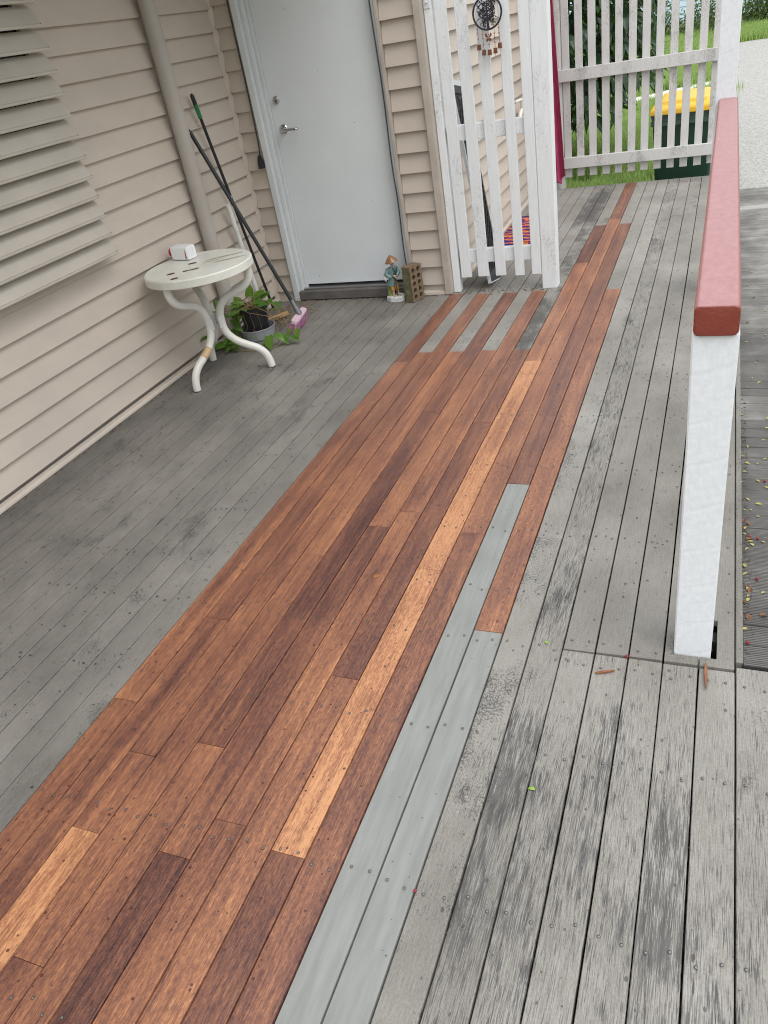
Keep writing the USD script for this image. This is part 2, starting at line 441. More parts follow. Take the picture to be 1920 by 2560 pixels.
M['rust'] = plain('rust_stain', (.42, .14, .03), rough=.6, col2=(.16, .06, .02), scale=160)
M['chip'] = plain('dead_leaf', (.14, .065, .035), rough=.7, col2=(.055, .03, .02), scale=150)
M['stain'] = plain('table_stain', (.44, .43, .33), rough=.5, col2=(.27, .26, .19), scale=70)
M['pink'] = plain('pale_pink_plastic', (.62, .44, .52), rough=.5, col2=(.52, .36, .43), scale=60)
M['pinkb'] = plain('pink_bristle', (.52, .23, .38), rough=.7, col2=(.34, .12, .24), scale=160)
M['ferrule'] = plain('grey_ferrule', (.20, .205, .21), rough=.4, metallic=.6)
M['pot'] = plain('black_pot', (.012, .012, .014), rough=.28)
M['tub'] = plain('grey_tub_plastic', (.27, .28, .29), rough=.4)
M['soil'] = plain('soil', (.03, .022, .016), rough=.95, bump=.003, bscale=150)
M['twig'] = plain('dry_twig', (.30, .20, .10), rough=.8, col2=(.16, .10, .05), scale=40)
M['scrap'] = plain('offcut_timber', (.46, .30, .14), rough=.7, stretch=(1, 8, 1))
M['splinter'] = plain('red_splinter', (.27, .115, .06), rough=.7, col2=(.16, .06, .03), scale=60, stretch=(3, 1, 3))
def make_redpaint():
    n, l, v = pos_nodes(False)
    noise_node(n, l, 'a', v, (9, 3, 9), 4.0, .6)
    noise_node(n, l, 'c', v, (48, 26, 48), 4.0, .65)
    noise_node(n, l, 'e', v, (140, 60, 140), 3.0, .6)
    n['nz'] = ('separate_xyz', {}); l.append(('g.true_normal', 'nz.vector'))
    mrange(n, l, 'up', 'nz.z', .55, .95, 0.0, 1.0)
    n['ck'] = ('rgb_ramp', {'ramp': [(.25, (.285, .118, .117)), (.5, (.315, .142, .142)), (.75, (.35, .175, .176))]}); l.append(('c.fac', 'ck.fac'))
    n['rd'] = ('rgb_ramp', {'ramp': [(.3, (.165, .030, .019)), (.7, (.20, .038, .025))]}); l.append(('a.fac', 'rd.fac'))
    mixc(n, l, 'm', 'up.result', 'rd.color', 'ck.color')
    mathn(n, l, 'h', 'add', 'c.fac', 'e.fac')
    n['b'] = ('bump', {'distance': .0016, 'strength': .8}); l.append(('h.value', 'b.height'))
    n['p'] = ('principled_bsdf', {'roughness': .36, 'specular_ior_level': .5}); l += [('m.result', 'p.base_color'), ('b.normal', 'p.normal')]
    return mat('red_handrail_paint', n, l)
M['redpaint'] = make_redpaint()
M['curtain'] = plain('magenta_cloth', (.40, .045, .115), rough=.8, col2=(.33, .035, .09), scale=12)
M['mesh'] = plain('black_grille', (.018, .018, .02), rough=.5)
M['flyscreen'] = plain('dark_flyscreen', (.055, .055, .058), rough=.7)
M['tap'] = plain('tap_enamel', (.66, .63, .56), rough=.3)
M['iron'] = plain('black_iron', (.008, .009, .018), rough=.5)
M['bell'] = plain('rusty_bell', (.17, .055, .024), rough=.6, col2=(.08, .028, .014), scale=160)
M['bead'] = plain('copper_bead', (.42, .22, .17), rough=.3, col2=(.30, .12, .10), scale=120)
M['brick'] = plain('clay_brick', (.22, .15, .09), rough=.9, col2=(.12, .082, .05), scale=55, bump=.002, bscale=130, detail=5)
M['binbody'] = plain('bin_green_plastic', (.010, .035, .020), rough=.45)
M['binrim'] = plain('bin_rim_plastic', (.045, .085, .065), rough=.45)
M['binlid'] = plain('bin_yellow_plastic', (.74, .43, .02), rough=.4)
M['binprint'] = plain('bin_embossed_print', (.10, .15, .12), rough=.5)
M['zinc'] = plain('screw_head', (.20, .20, .19), rough=.5, metallic=.5)
M['screwhole'] = plain('screw_recess', (.04, .033, .028), rough=.7)
M['path'] = plain('pale_concrete_path', (.66, .65, .61), rough=.8, var=.15, scale=4)
M['house'] = plain('pale_blue_cladding', (.56, .72, .80), rough=.5, var=.06, scale=2)
M['trunk'] = plain('bark', (.075, .06, .045), rough=.9, col2=(.04, .032, .024), scale=30, stretch=(3, 3, 1), bump=.004, bscale=40)
M['berry'] = plain('red_berry', (.20, .014, .018), rough=.3)
M['yleaf'] = plain('yellow_fallen_leaf', (.42, .36, .11), rough=.7, col2=(.24, .22, .07), scale=60)
M['gleaf'] = plain('green_fallen_leaf', (.25, .42, .05), rough=.5)
M['bleaf'] = plain('brown_fallen_leaf', (.20, .09, .04), rough=.7, col2=(.10, .045, .02), scale=80)
M['litter'] = plain('dark_litter', (.075, .06, .05), rough=.8)

# moss on one face of the brick
def leafmat(name, c1, c2, tr, rough=.4, scale=7.0, trans=.35):
    n, l, v = pos_nodes(False)
    n |= {'mp': ('mapping', {'scale': (scale,) * 3}), 'n': ('noise_texture', {'scale': 1.0, 'detail': 3.0}),
          'isl': ('rgb_ramp', {'ramp': [(0.0, c2), (1.0, c1)]}), 'mx': ('math', {'math_type': 'multiply_add', 'value2': .6, 'use_clamp': True}),
          'p': ('principled_bsdf', {'roughness': rough, 'specular_ior_level': .5}), 't': ('translucent_bsdf', {'color': tr}), 's': ('mix_closure', {'fac': trans})}
    l = [('g.position', 'mp.vector'), ('mp.vector', 'n.vector'), ('g.random_per_island', 'mx.value1'), ('n.fac', 'h.value1'), ('h.value', 'mx.value3'), ('mx.value', 'isl.fac'),
         ('isl.color', 'p.base_color'), ('p.BSDF', 's.closure1'), ('t.BSDF', 's.closure2')]
    n['h'] = ('math', {'math_type': 'multiply_add', 'value2': .9, 'value3': -.22})
    return mat(name, n, l, 's.closure')
M['shrubleaf'] = leafmat('glossy_dark_leaf', (.050, .105, .022), (.012, .032, .016), (.12, .22, .03), rough=.3, trans=.2)
M['pothos'] = leafmat('pothos_leaf', (.20, .34, .035), (.055, .14, .025), (.28, .44, .05), rough=.3, trans=.3)
M['hedgeleaf'] = leafmat('hedge_leaf', (.10, .15, .035), (.035, .065, .022), (.15, .22, .04), rough=.5)
M['blade'] = leafmat('grass_blade', (.40, .46, .15), (.10, .19, .04), (.36, .50, .12), rough=.5, scale=5.5, trans=.35)
M['lawn'] = plain('lawn_ground', (.13, .17, .05), rough=.95, col2=(.17, .14, .085), scale=3, bump=.01, bscale=60)

def make_aggregate():
    n, l, v = pos_nodes(False)
    n |= {'vo': ('voronoi_texture', {'scale': 60.0}), 'vs': ('separate_color', {}), 'r': ('rgb_ramp', {'ramp': [(0.0, (.20, .195, .18)), (.3, (.31, .30, .28)), (1.0, (.40, .39, .365))]}),
          'n': ('noise_texture', {'scale': 1.3, 'detail': 3.0}), 'b': ('bump', {'distance': .002}), 'p': ('principled_bsdf', {'roughness': .8})}
    l = [('g.position', 'vo.vector'), ('vo.color', 'vs.color'), ('vs.r', 'r.fac'), ('vo.distance', 'b.height'), ('b.normal', 'p.normal'), ('r.color', 'p.base_color')]
    return mat('exposed_aggregate_drive', n, l)
M['drive'] = make_aggregate()

def make_ramp():
    """reeded ramp timber: fine grooves across the run (along x), colour by 'tone'"""
    n, l, v = pos_nodes()
    n['tone'] = ('attribute', {'attribute': 'tone'}); n['reed'] = ('attribute', {'attribute': 'reed'})
    noise_node(n, l, 's1', v, (6, 260, 1), 4.0, .7)
    noise_node(n, l, 's2', 'g.position', (5, 4, 1), 4.0, .6)
    n['ry'] = ('separate_xyz', {}); l.append(('g.position', 'ry.vector'))
    mathn(n, l, 'w0', 'multiply', 'ry.y', 2 * math.pi / .0076)
    mathn(n, l, 'w1', 'sine', 'w0.value')
    mrange(n, l, 'w2', 'w1.value', -.7, .2, 1.0, 0.0)
    mathn(n, l, 'w3', 'multiply', 'w2.result', 'reed.fac')
    mrange(n, l, 't1', 's1.fac', .3, .7, -.18, .18)
    mathn(n, l, 't2', 'add', 'tone.fac', 't1.result')
    mrange(n, l, 't3', 's2.fac', .3, .7, -.22, .22)
    mathn(n, l, 't4', 'add', 't2.value', 't3.result', clamp=True)
    n['r'] = ('rgb_ramp', {'ramp': [(0.0, (.035, .032, .029)), (.5, (.142, .132, .120)), (1.0, (.36, .345, .325))]}); l.append(('t4.value', 'r.fac'))
    mathn(n, l, 'w4', 'multiply', 'w3.value', .75)
    mixc(n, l, 'c', 'w4.value', 'r.color', (.018, .017, .017))
    mathn(n, l, 'hh', 'subtract', 0.0, 'w3.value')
    n['b'] = ('bump', {'distance': .002}); l.append(('hh.value', 'b.height'))
    n['p'] = ('principled_bsdf', {'roughness': .62, 'specular_ior_level': .4}); l += [('c.result', 'p.base_color'), ('b.normal', 'p.normal')]
    return mat('reeded_ramp_timber', n, l)
M['ramp'] = make_ramp()

def make_rug():
    n, l, v = pos_nodes(False)
    n |= {'wm': ('mapping', {'scale': (10.0, 10.0, 10.0), 'rotation': (0, 0, .25)}),
          'w': ('wave_texture', {'bands_direction': 'y', 'scale': 0.42, 'distortion': 5.5, 'detail': 4.0, 'detail_scale': 1.6}),
          'n': ('noise_texture', {'scale': 75.0, 'detail': 3.0}),
          'r1': ('rgb_ramp', {'ramp': [(.0, (.03, .012, .10)), (.38, (.08, .02, .19)), (.48, (.34, .03, .05)), (.75, (.46, .10, .06)), (1.0, (.50, .20, .04))]}),
          'r2': ('rgb_ramp', {'ramp': [(.36, (.03, .015, .05)), (.5, (.5, .5, .5)), (.66, (.95, .70, .45))]}),
          'm': ('mix_color', {'blend_type': 'overlay', 'fac': .75}), 'p': ('principled_bsdf', {'roughness': .95})}
    l = [('g.position', 'wm.vector'), ('wm.vector', 'w.vector'), ('w.fac', 'r1.fac'), ('g.position', 'n.vector'), ('n.fac', 'r2.fac'), ('r1.color', 'm.a'), ('r2.color', 'm.b'), ('m.result', 'p.base_color')]
    return mat('rag_rug_cloth', n, l)
M['rug'] = make_rug()

def make_brickmoss():
    n, l, v = pos_nodes(False)
    noise_node(n, l, 'a', 'g.position', (28, 28, 18), 5.0, .65)
    noise_node(n, l, 'c', 'g.position', (140, 140, 140), 3.0, .7)
    n['r'] = ('rgb_ramp', {'ramp': [(.34, (.06, .085, .022)), (.5, (.13, .12, .062)), (.66, (.22, .175, .12))]}); l.append(('a.fac', 'r.fac'))
    n['b'] = ('bump', {'distance': .002}); l.append(('c.fac', 'b.height'))
    n['p'] = ('principled_bsdf', {'roughness': .9}); l += [('r.color', 'p.base_color'), ('b.normal', 'p.normal')]
    return mat('mossy_brick_face', n, l)
M['brick_moss'] = make_brickmoss()
# ceramic figure glazes
for k, c in dict(skin=(.56, .41, .31), robe=(.16, .255, .25), robe_dark=(.02, .045, .055), white=(.72, .71, .67), hat=(.26, .14, .07), trouser=(.42, .24, .06), stump=(.25, .28, .09), staff=(.12, .04, .025), hair=(.42, .40, .37), glaze_blue=(.30, .36, .42), ink=(.03, .03, .035)).items():
    M['fig_' + k] = plain('figurine_' + k, c, rough=.22, col2=tuple(x * .72 for x in c), scale=60)

# ------------------------------------------------------------------ the ground
GZ = -0.462
def gz(y):
    return GZ + 0.035 * np.maximum(0, np.asarray(y, float) - 9.3)

def sheet(x0, x1, ys, lift, nx=2, left=None):
    ys = np.asarray(ys, float)
    xs = np.linspace(x0, x1, nx)
    v = [((x if left is None else max(x, left(y))), y, float(gz(y)) + lift) for y in ys for x in xs]
    f = []
    for i in range(len(ys) - 1):
        for j in range(nx - 1):
            a = i * nx + j
            f.append((a, a + 1, a + nx + 1, a + nx))
    return np.array(v), np.array(f)

obj('ground', sheet(-70, 70, [-60, -10, 9.3, 12, 16, 20, 24, 28, 36, 60, 140], 0.0), M['lawn'], kind='structure')
obj('driveway', sheet(0.02, 9.0, [4.0, 9.3, 12, 16, 21.2], 0.004), M['drive'], kind='structure')
# concrete path crossing the lawn
a, b = np.array([-12.0, 14.7 - .586 * 9.37]), np.array([0.01, 16.1 + .586 * .25])
nv = np.array([-.505, .863]) * 0.34
pv = []
for t in np.linspace(0, 1, 13):
    c = a + (b - a) * t
    for s in (-1, 1):
        q = c + nv * s
        pv.append((q[0], q[1], float(gz(q[1])) + .008))
obj('path', (np.array(pv), np.array([(2 * i, 2 * i + 2, 2 * i + 3, 2 * i + 1) for i in range(12)])), M['path'], kind='structure')

# ------------------------------------------------------------------ the deck
obj('soil', box(-2.96, 1.9, -1.4, 7.80, GZ - .05, GZ + .02, 0), M['soil'], kind='structure')
PITCH, G0 = 0.09152, -0.7005
def gx(k): return G0 + k * PITCH
deck = thing('deck', kind='structure')
Y0 = -0.7
far = 7.81
orange = {   # column: [(y end, tone, material)] from the near end
    -10: [(1.195, .40), (3.254, .48), (3.749, .46), (4.875, .40)],
    -9: [(1.588, .42), (3.881, .36)],
    -8: [(.784, .76), (1.03, .34), (3.875, .44), (4.852, .50)],
    -7: [(.473, .36), (1.98, .50), (3.887, .55)],
    -6: [(1.103, .46), (3.15, .24), (4.853, .30)],
    -5: [(.783, .16), (2.186, .29), (3.897, .55)],
    -4: [(.899, .48), (2.299, .50), (4.870, .46)],
    -3: [(1.421, .54), (3.05, .30), (3.897, .35)],
    -2: [(.857, .28), (1.960, .86), (3.750, .83), (5.412, .53), (6.371, .13)],
    -1: [(2.194, .34), (6.55, .52), (far, .34)],
    0: [(6.377, .31)],
    1: [(4.839, .50)],
}
# places where the old boards are mouldy, bleached or worn bare: x, y, half widths, amount
MOULD = [(-.99, 7.2, .07, .30, .34), (-1.01, 6.68, .07, .22, .30), (-.82, 6.55, .06, .16, .30), (-.965, 4.25, .06, .35, .30), (-.51, 1.38, .06, .20, .20), (-2.30, 3.60, .16, .22, .14), (-1.97, 3.10, .13, .26, .15),
         (-1.91, 2.10, .11, .22, .14), (-2.23, 1.92, .09, .16, .14), (-1.15, 4.93, .5, .05, .22), (-.50, 2.75, .07, .12, .2), (-.44, 4.2, .08, .25, .12)]
TONE = [(-.34, .95, .20, .45, -.10), (.0, .93, .08, .09, -.14), (-.05, .78, .05, .14, -.08), (-.36, 3.75, .14, .35, -.10), (-.02, 2.4, .16, .9, -.10), (-.13, 1.33, .05, .12, .12), (-.10, 1.78, .12, .10, .12), (-2.85, 3.4, .28, 1.8, -.05), (-.25, 2.7, .1, .3, -.08)]
WEAR = [(0.0, .94, .07, .05, .22), (-.03, .85, .05, .05, .10), (-.44, 1.25, .05, .15, .14), (-.30, .72, .06, .10, .08), (-.02, 1.50, .05, .06, .26), (-.46, 1.05, .07, .34, .20), (-.2, 1.56, .5, .10, -.26), (-.30, .62, .06, .12, -.12), (-.12, .85, .04, .2, -.12)]
def spots(base, L):
    def f(p):
        o = np.full(len(p), float(base))
        for x, y, a, b, k in L:
            o += k * np.exp(-((p[:, 0] - x) / a) ** 2 - ((p[:, 1] - y) / b) ** 2)
        return np.clip(o, 0, 1)
    return f
def gboard(k, y0, y1, tone, wear, mould, mat=None):
    g = random.uniform(.0040, .0050) if k < 2 else random.uniform(.0034, .0046)
    x0, x1 = max(gx(k), -2.93) + g / 2, gx(k + 1) - g / 2
    obj('deck_board', plank_y(x0, x1, y0, y1 - .002, ztop=random.uniform(-.0008, .0006), seed=random.randrange(1, 900), tilt=random.uniform(-.0006, .0006), amp=.0012 if k >= 2 else .0006, step=.12 if k > -22 else .3), mat or M['grey'], deck,
        smooth=35, rnd=random.random(), tone=spots(tone, TONE), wear=spots(wear, WEAR if k > 1 else []), mould=spots(mould, MOULD))
def oboard(k, y0, y1, tone):
    x0, x1 = gx(k) + .0016, gx(k + 1) - .0016
    tone = .53 + (tone - .46) * .82
    obj('deck_board', plank_y(x0, x1, y0, y1 - .0016, ztop=.0015 + random.uniform(-.0006, .0006), seed=random.randrange(1, 900), tilt=random.uniform(-.0005, .0005), amp=.0004), M['wood'], deck,
        smooth=35, rnd=random.random(), tone=tone)
U = random.uniform
for k in range(-25, -10):
    gboard(k, Y0, 4.875, .425 + U(-.05, .05), .13 + U(0, .08), .26 + U(-.05, .08))
for k, segs in orange.items():
    y = Y0
    if k == 0:
        gboard(k, Y0, 2.542, .74, .03, .02, mat=M['newgrey']); y = 2.542
    if k == 1:
        gboard(k, Y0, 1.693, .74, .05, .04, mat=M['newgrey']); y = 1.693
    for y1, tone in segs:
        oboard(k, y, y1, tone); y = y1
    if y < far - .01:
        if k in (-9, -7, -5, -3):
            gboard(k, y, far, .58, .12, .24 if k != -3 else .46)
        elif k in (-4,):
            gboard(k, y, 6.30, .54, .14, .22); gboard(k, 6.30, far, .56, .14, .40)
        else:
            gboard(k, y, far, .56, .12, .22)
gboard(2, Y0, 2.201, .60, .20, .30); gboard(2, 2.201, 6.43, .66, .22, .26); gboard(2, 6.43, far, .58, .12, .2)
gboard(3, Y0, far, .56, .44, .24)
for k, w in ((4, .52), (5, .56), (6, .46)):
    gboard(k, Y0, 1.657, .62, w, .10)
    if k == 4:
        gboard(k, 1.662, 6.5, .54, .16, .18); gboard(k, 6.5, far, .55, .14, .3)
    elif k == 5:
        gboard(k, 1.664, 6.52, .52, .14, .16); gboard(k, 6.52, far, .52, .14, .3)
    else:
        gboard(k, 1.666, far, .50, .14, .16)
for k, w in ((7, .50), (8, .40)):
    gboard(k, Y0, 1.656, .62, w, .10)
gboard(9, Y0, 1.676, .60, .36, .16)
for k in range(10, 14):
    gboard(k, Y0, 1.676, .90, .44, .2)
# two boards cut round the hand-rail post
PX0, PX1, PY0, PY1 = -.0345, .0605, 1.700, 1.795
def notched(k, hole):
    x0, x1 = gx(k) + .0028, gx(k + 1) - .0028
    g = sg.box(x0, 1.665, x1, far).difference(hole)
    g = max(getattr(g, 'geoms', [g]), key=lambda q: q.area)
    m = trimesh.creation.extrude_polygon(g, .021, engine='earcut'); m.apply_translation([0, 0, -.0212])
    obj('deck_board', m, M['grey'], deck, rnd=random.random(), tone=.48, wear=.14, mould=.16)
notched(7, sg.box(PX0 - .002, PY0 - .003, .2, PY1 + .006))
notched(8, sg.box(-.2, PY0 - .003, PX1 + .016, PY1 + .062))
# joists, bearers and the outer faces
for y in np.arange(-.45, 7.8, .452):
    obj('joist', box(-2.95, .118, y - .02, y + .02, -.13, -.0225, 0), M['shade'], deck)
obj('fascia_board', box(.1245, .143, 1.70, far, -.14, -.004, .002), M['grey'], deck, rnd=.3, tone=.45, wear=.2, mould=.3)
obj('fascia_board', box(-1.62, .12, far + .001, far + .02, -.14, -.003, .002), M['grey'], deck, rnd=.6, tone=.5, wear=.2, mould=.3)
# screws: heads and the dark rings round them
heads, rings = [], []
rows = [.405, .857, 1.305, 1.654, 1.894, 2.225, 2.68, 3.13, 3.58, 4.03, 4.48, 4.93, 5.38, 5.83, 6.28, 6.73, 7.18, 7.63]
rows0 = [.405, .857, 1.28, 1.61, 1.70, 2.225, 2.68, 3.13, 3.58, 4.03, 4.48, 4.93, 5.38, 5.83, 6.28, 6.73, 7.18, 7.63]
def disc(x, y, z, r, n=7):
    t = np.linspace(0, 2 * np.pi, n, endpoint=False)
    return np.vstack([[(x, y, z)], np.c_[x + r * np.cos(t), y + r * np.sin(t), np.full(n, z)]]), np.array([(0, 1 + i, 1 + (i + 1) % n) for i in range(n)])
for k in range(-25, 13):
    for y in (rows if k < 4 else rows0):
        if k < -10 and y > 4.8 or k > 8 and y > 1.64 or k in (7, 8) and 1.66 < y < 1.9: continue
        for s in (.24, .76):
            if k < -10 and random.random() < .45: continue
            x, yy = gx(k + s) + U(-.003, .003), y + U(-.012, .012)
            z = .0029 if -11 < k < 2 else .0016
            rings.append(disc(x, yy, z, .0041 if k >= -10 else .0046))
            if k >= -10: heads.append(disc(x + .0006, yy - .0006, z + .0006, .0027))
obj('screw_recess', join(*rings), M['screwhole'], deck, kind='stuff')
obj('screw_head', join(*heads), M['zinc'], deck, kind='stuff')

# ------------------------------------------------------------------ the ramp down to the drive
ramp = thing('ramp', kind='structure')
RS, RY0 = 0.06, 1.692
def rz(y): return -.004 - RS * (y - RY0)
y, i = RY0, 0
while y < 9.28:
    w = .0905 + U(-.002, .002)
    yb = y + w - .004
    if y < 2.9: tone, reed = .44, 1.0
    else: tone, reed = .42, .45
    if 3.28 < y < 3.60: tone, reed = .54, 0.0
    elif 4.55 < y < 4.95: tone, reed = .56, 0.0
    elif y >= 4.95: tone, reed = .56 + U(-.12, .1), .10
    elif y > 3.6: tone = .42
    if 8.05 < y < 8.3: tone = .95
    obj('ramp_board', plank_x(.144, 1.75, y, yb, rz(y), rz(yb)), M['ramp'], ramp, rnd=random.random(), tone=tone + U(-.05, .05), reed=reed)
    y += w; i += 1
obj('ramp_bearer', hull([(x, yy, z) for x in (.2, 1.7) for yy, z in ((RY0 + .1, -.04), (RY0 + .1, -.14), (9.2, rz(9.2) - .03), (9.2, rz(9.2) - .08))]), M['shade'], ramp)

# ------------------------------------------------------------------ the house
house = thing('weatherboard_house', 'beige weatherboard house wrapping the left and back of the deck', 'house')
XW, YW, XA = -2.936, 4.878, -1.600        # faces of the left wall, door wall and alcove wall
obj('wall', join(box(-5.0, -2.973, -1.5, 8.0, -.46, 2.46, 0), box(-2.965, -1.632, 5.02, 7.62, -.46, 2.46, 0)), M['trim'], house)
obj('roof', join(box(-5.2, -1.90, -1.6, 4.90, 2.462, 2.56, .01), box(-5.2, -1.63, 4.902, 8.2, 2.462, 2.56, .01)), M['frame'], house)
LAP = .1175
def clad_section(z0, n):
    """(out, z) profile of one lapped board: 0 is the outermost face"""
    z1 = z0 + LAP + .0195
    return [(0.0, z0 + .0015), (-.0275, z1), (-.0350, z1), (-.0235, z0), (-.0015, z0)]
def clad(axis, a0, a1, face, k, seed):
    z0 = (-.065 if axis == 'y' and face < -2 else -.050) + LAP * k
    sec = clad_section(z0, 0)
    n = max(2, int(abs(a1 - a0) / .3) + 1)
    rings_ = []
    for a in np.linspace(a0, a1, n):
        dz, dx = wob([a * 1.3, k * 3.7, seed], 1, .0016, seed), wob([a * .9, k * 2.1, seed + 4], 1, .0014, seed + 2)
        rings_.append([(face + o + dx, a, z + dz * (i in (0, 3, 4))) if axis == 'y' else (a, face - o - dx, z + dz * (i in (0, 3, 4))) for i, (o, z) in enumerate(sec)])
    return fix(loft(rings_))
for k in range(0, 21):
    if k: obj('weatherboard', clad('y', -1.2, YW - .010, XW, k, 11), M['clad'], house)
    obj('weatherboard', clad('x', XW + .010, -2.793, YW, k, 23), M['clad'], house)
    obj('weatherboard', clad('x', -1.858, -1.648, YW, k, 31), M['clad'], house)
    obj('weatherboard', clad('y', YW + .06, 7.55, XA, k, 41), M['clad'], house)
obj('skirting', hull([(x, y, z) for y in (-1.2, YW - .02) for x, z in ((XW - .012, .003), (XW + .016, .003), (XW + .016, .012), (XW + .010, .026), (XW - .012, .030))]), M['clad'], house)
obj('skirting', hull([(x, y, z) for x in (-1.858, -1.622) for y, z in ((YW + .012, .003), (YW - .012, .003), (YW - .012, .020), (YW + .012, .030))]), M['clad'], house)
obj('skirting', hull([(x, y, z) for y in (YW + .06, 7.55) for x, z in ((XA - .012, .003), (XA + .012, .003), (XA + .012, .020), (XA - .012, .030))]), M['clad'], house)
obj('corner_bead', hull([(XW + dx, YW + dy, z) for z in (.0, 2.44) for dx, dy in ((-.02, .02), (-.02, -.010), (-.012, -.010), (.010, .012), (.010, .02))]), M['clad'], house)
obj('corner_board', box(-1.646, -1.602, YW - .020, YW + .05, .004, 2.44, .002), M['trim'], house)
obj('side_trim', box(-1.880, -1.860, YW - .012, YW + .10, .03, 2.44, .002), M['trim'], house)
# door frame, sill, door
YD = 4.945
fr = obj('door_frame', join(post(-2.788, -2.748, YW - .014, YW + .06, .003, 2.20, .002, 3, .0001), post(-2.7475, -2.722, 4.900, 4.99, .038, 2.20, .003, 5, .0001),
                            post(-2.7215, -2.702, 4.928, 4.99, .05, 2.20, .002, 6, .0001), post(-1.912, -1.8815, 4.888, 4.99, .05, 2.20, .002, 7, .0001),
                            box(-2.79, -1.86, YW - .014, 4.99, 2.1205, 2.20, .002)), M['frame'], house)
obj('door_sill', join(box(-2.746, -1.884, YW - .012, 5.0, .004, .066, .004)), M['sill'], house)
obj('threshold_strip', join(box(-2.722, -1.913, 4.905, 5.0, .0665, .079, .002)), M['alu'], house)
obj('threshold_gap', join(box(-2.700, -1.913, 4.955, 5.0, .0795, .094, .001)), M['shade'], house)
dr = obj('door', box(-2.7015, -1.9125, YD, YD + .038, .0945, 2.119, .0025), M['door'], house)
def yrot(m, x, y, z):            # lathe axis (z) turned to face -y
    v, f = arr(m)
    return np.c_[v[:, 0] + x, -v[:, 2] + y, v[:, 1] + z], f
obj('deadlock', join(yrot(lathe([(.0, 0), (.0255, 0), (.0255, .004), (.022, .009), (.0175, .010), (.0165, .014), (.0, .014)], 28), -2.652, YD, 1.279)), M['chrome'], dr, smooth=35)
obj('keyway', box(-2.6545, -2.6495, YD - .0160, YD - .0135, 1.268, 1.282, .0005), M['shade'], dr)
lev = [(-2.640, YD - .012, 1.109), (-2.640, YD - .044, 1.109), (-2.620, YD - .052, 1.109), (-2.57, YD - .050, 1.107), (-2.532, YD - .046, 1.105), (-2.524, YD - .034, 1.105)]
obj('handle', join(yrot(lathe([(.0, 0), (.030, 0), (.030, .005), (.026, .009), (.012, .011), (.012, .014), (.0, .014)], 28), -2.640, YD, 1.109),
                   tube(spline(lev, 6), [.0105, .0105, .0095, .009, .0085, .008], 10)), M['chrome'], dr, smooth=35)
obj('scuff_mark', join(*[sphere(r_, (x, YD + .0004, z), 1, (1, .3, k_)) for x, z, r_, k_ in ((-2.478, 1.745, .003, 1), (-2.141, 1.092, .0035, 1), (-2.597, .150, .0035, 1), (-2.10, .62, .003, .8), (-2.33, 1.40, .002, 2.2))]), M['litter'], dr)
# power cord with its socket, on the left of the door; a second cord on the right
cord = thing('extension_cord', 'black power cord with a socket hanging beside the door frame', 'power cord')
obj('cord', tube(spline([(-2.800, YW - .008, 2.35), (-2.802, YW - .008, 1.8), (-2.799, YW - .010, 1.35), (-2.803, YW - .014, 1.05), (-2.812, YW - .020, .975)], 8), .0045, 8), M['rubber'], cord, smooth=True)
obj('socket', join(hull([(-2.812 + sx * w, YW - .022 + sy * .011, z) for sx in (-1, 1) for sy in (-1, 1) for w, z in ((.0065, .985), (.0105, .955), (.018, .944), (.019, .912), (.016, .904))])), M['black'], cord, smooth=30)
cord2 = obj('door_cord', tube(spline([(-1.905, 4.882, 2.3), (-1.905, 4.882, 1.7), (-1.899, 4.882, 1.25), (-1.906, 4.882, .85), (-1.901, 4.882, .6), (-1.907, 4.882, .3), (-1.898, 4.880, .1), (-1.890, 4.868, .008)], 10), .0046, 8), M['bluecord'], smooth=True,
            label='blue-grey cable running down the right edge of the white door', cat='cable')

# louvred screen over the window
lv = thing('louvre_screen', 'beige metal louvre sunscreen over the window on the left wall', 'louvre screen')
LZ = [.893 + .0913 * i for i in range(-0, 16)]
for i, z in enumerate(LZ):
    ti, to = np.array([-2.900, z]), np.array([-2.854, z - .083])
    d = (to - ti) / np.linalg.norm(to - ti); nn = np.array([-d[1], d[0]])
    if nn[0] < 0: nn = -nn
    sec = [ti - nn * .001, ti + nn * .0025]
    for s, w in ((.3, .0042), (.6, .0045), (.875, .003), (.88, .0012)):
        sec.append(ti + (to - ti) * s + nn * w)
    for t in np.linspace(100, -150, 8):
        e = to - d * .006
        sec.append(e + .0074 * (d * math.cos(math.radians(t)) + nn * math.sin(math.radians(t))))
    sec.append(ti + (to - ti) * .85 - nn * .003)
    rings_ = [[(x, yy, zz) for x, zz in sec] for yy in (1.0, 2.0, 3.291)]
    obj('louvre_blade', fix(loft(rings_)), M['louvre'], lv, smooth=40)
obj('side_frame', box(-2.930, -2.904, 3.205, 3.286, .86, 2.32, .002), M['louvre'], lv)
obj('window_pane', box(-2.9335, -2.924, .95, 3.2045, .86, 2.32, 0), M['dark'], lv)

# downpipe
dp = thing('downpipe', 'round beige downpipe running down the left wall behind the table', 'downpipe')
obj('pipe', tube([(-2.886, 4.172, z) for z in np.linspace(.004, 2.44, 12)], .045, 24), M['pipe'], dp, smooth=40)
obj('bracket', tube([(-2.886 + .049 * math.cos(t), 4.172 + .049 * math.sin(t), 2.05) for t in np.linspace(0, 2 * np.pi, 25)], .0035, 6), M['pipe'], dp, smooth=True)

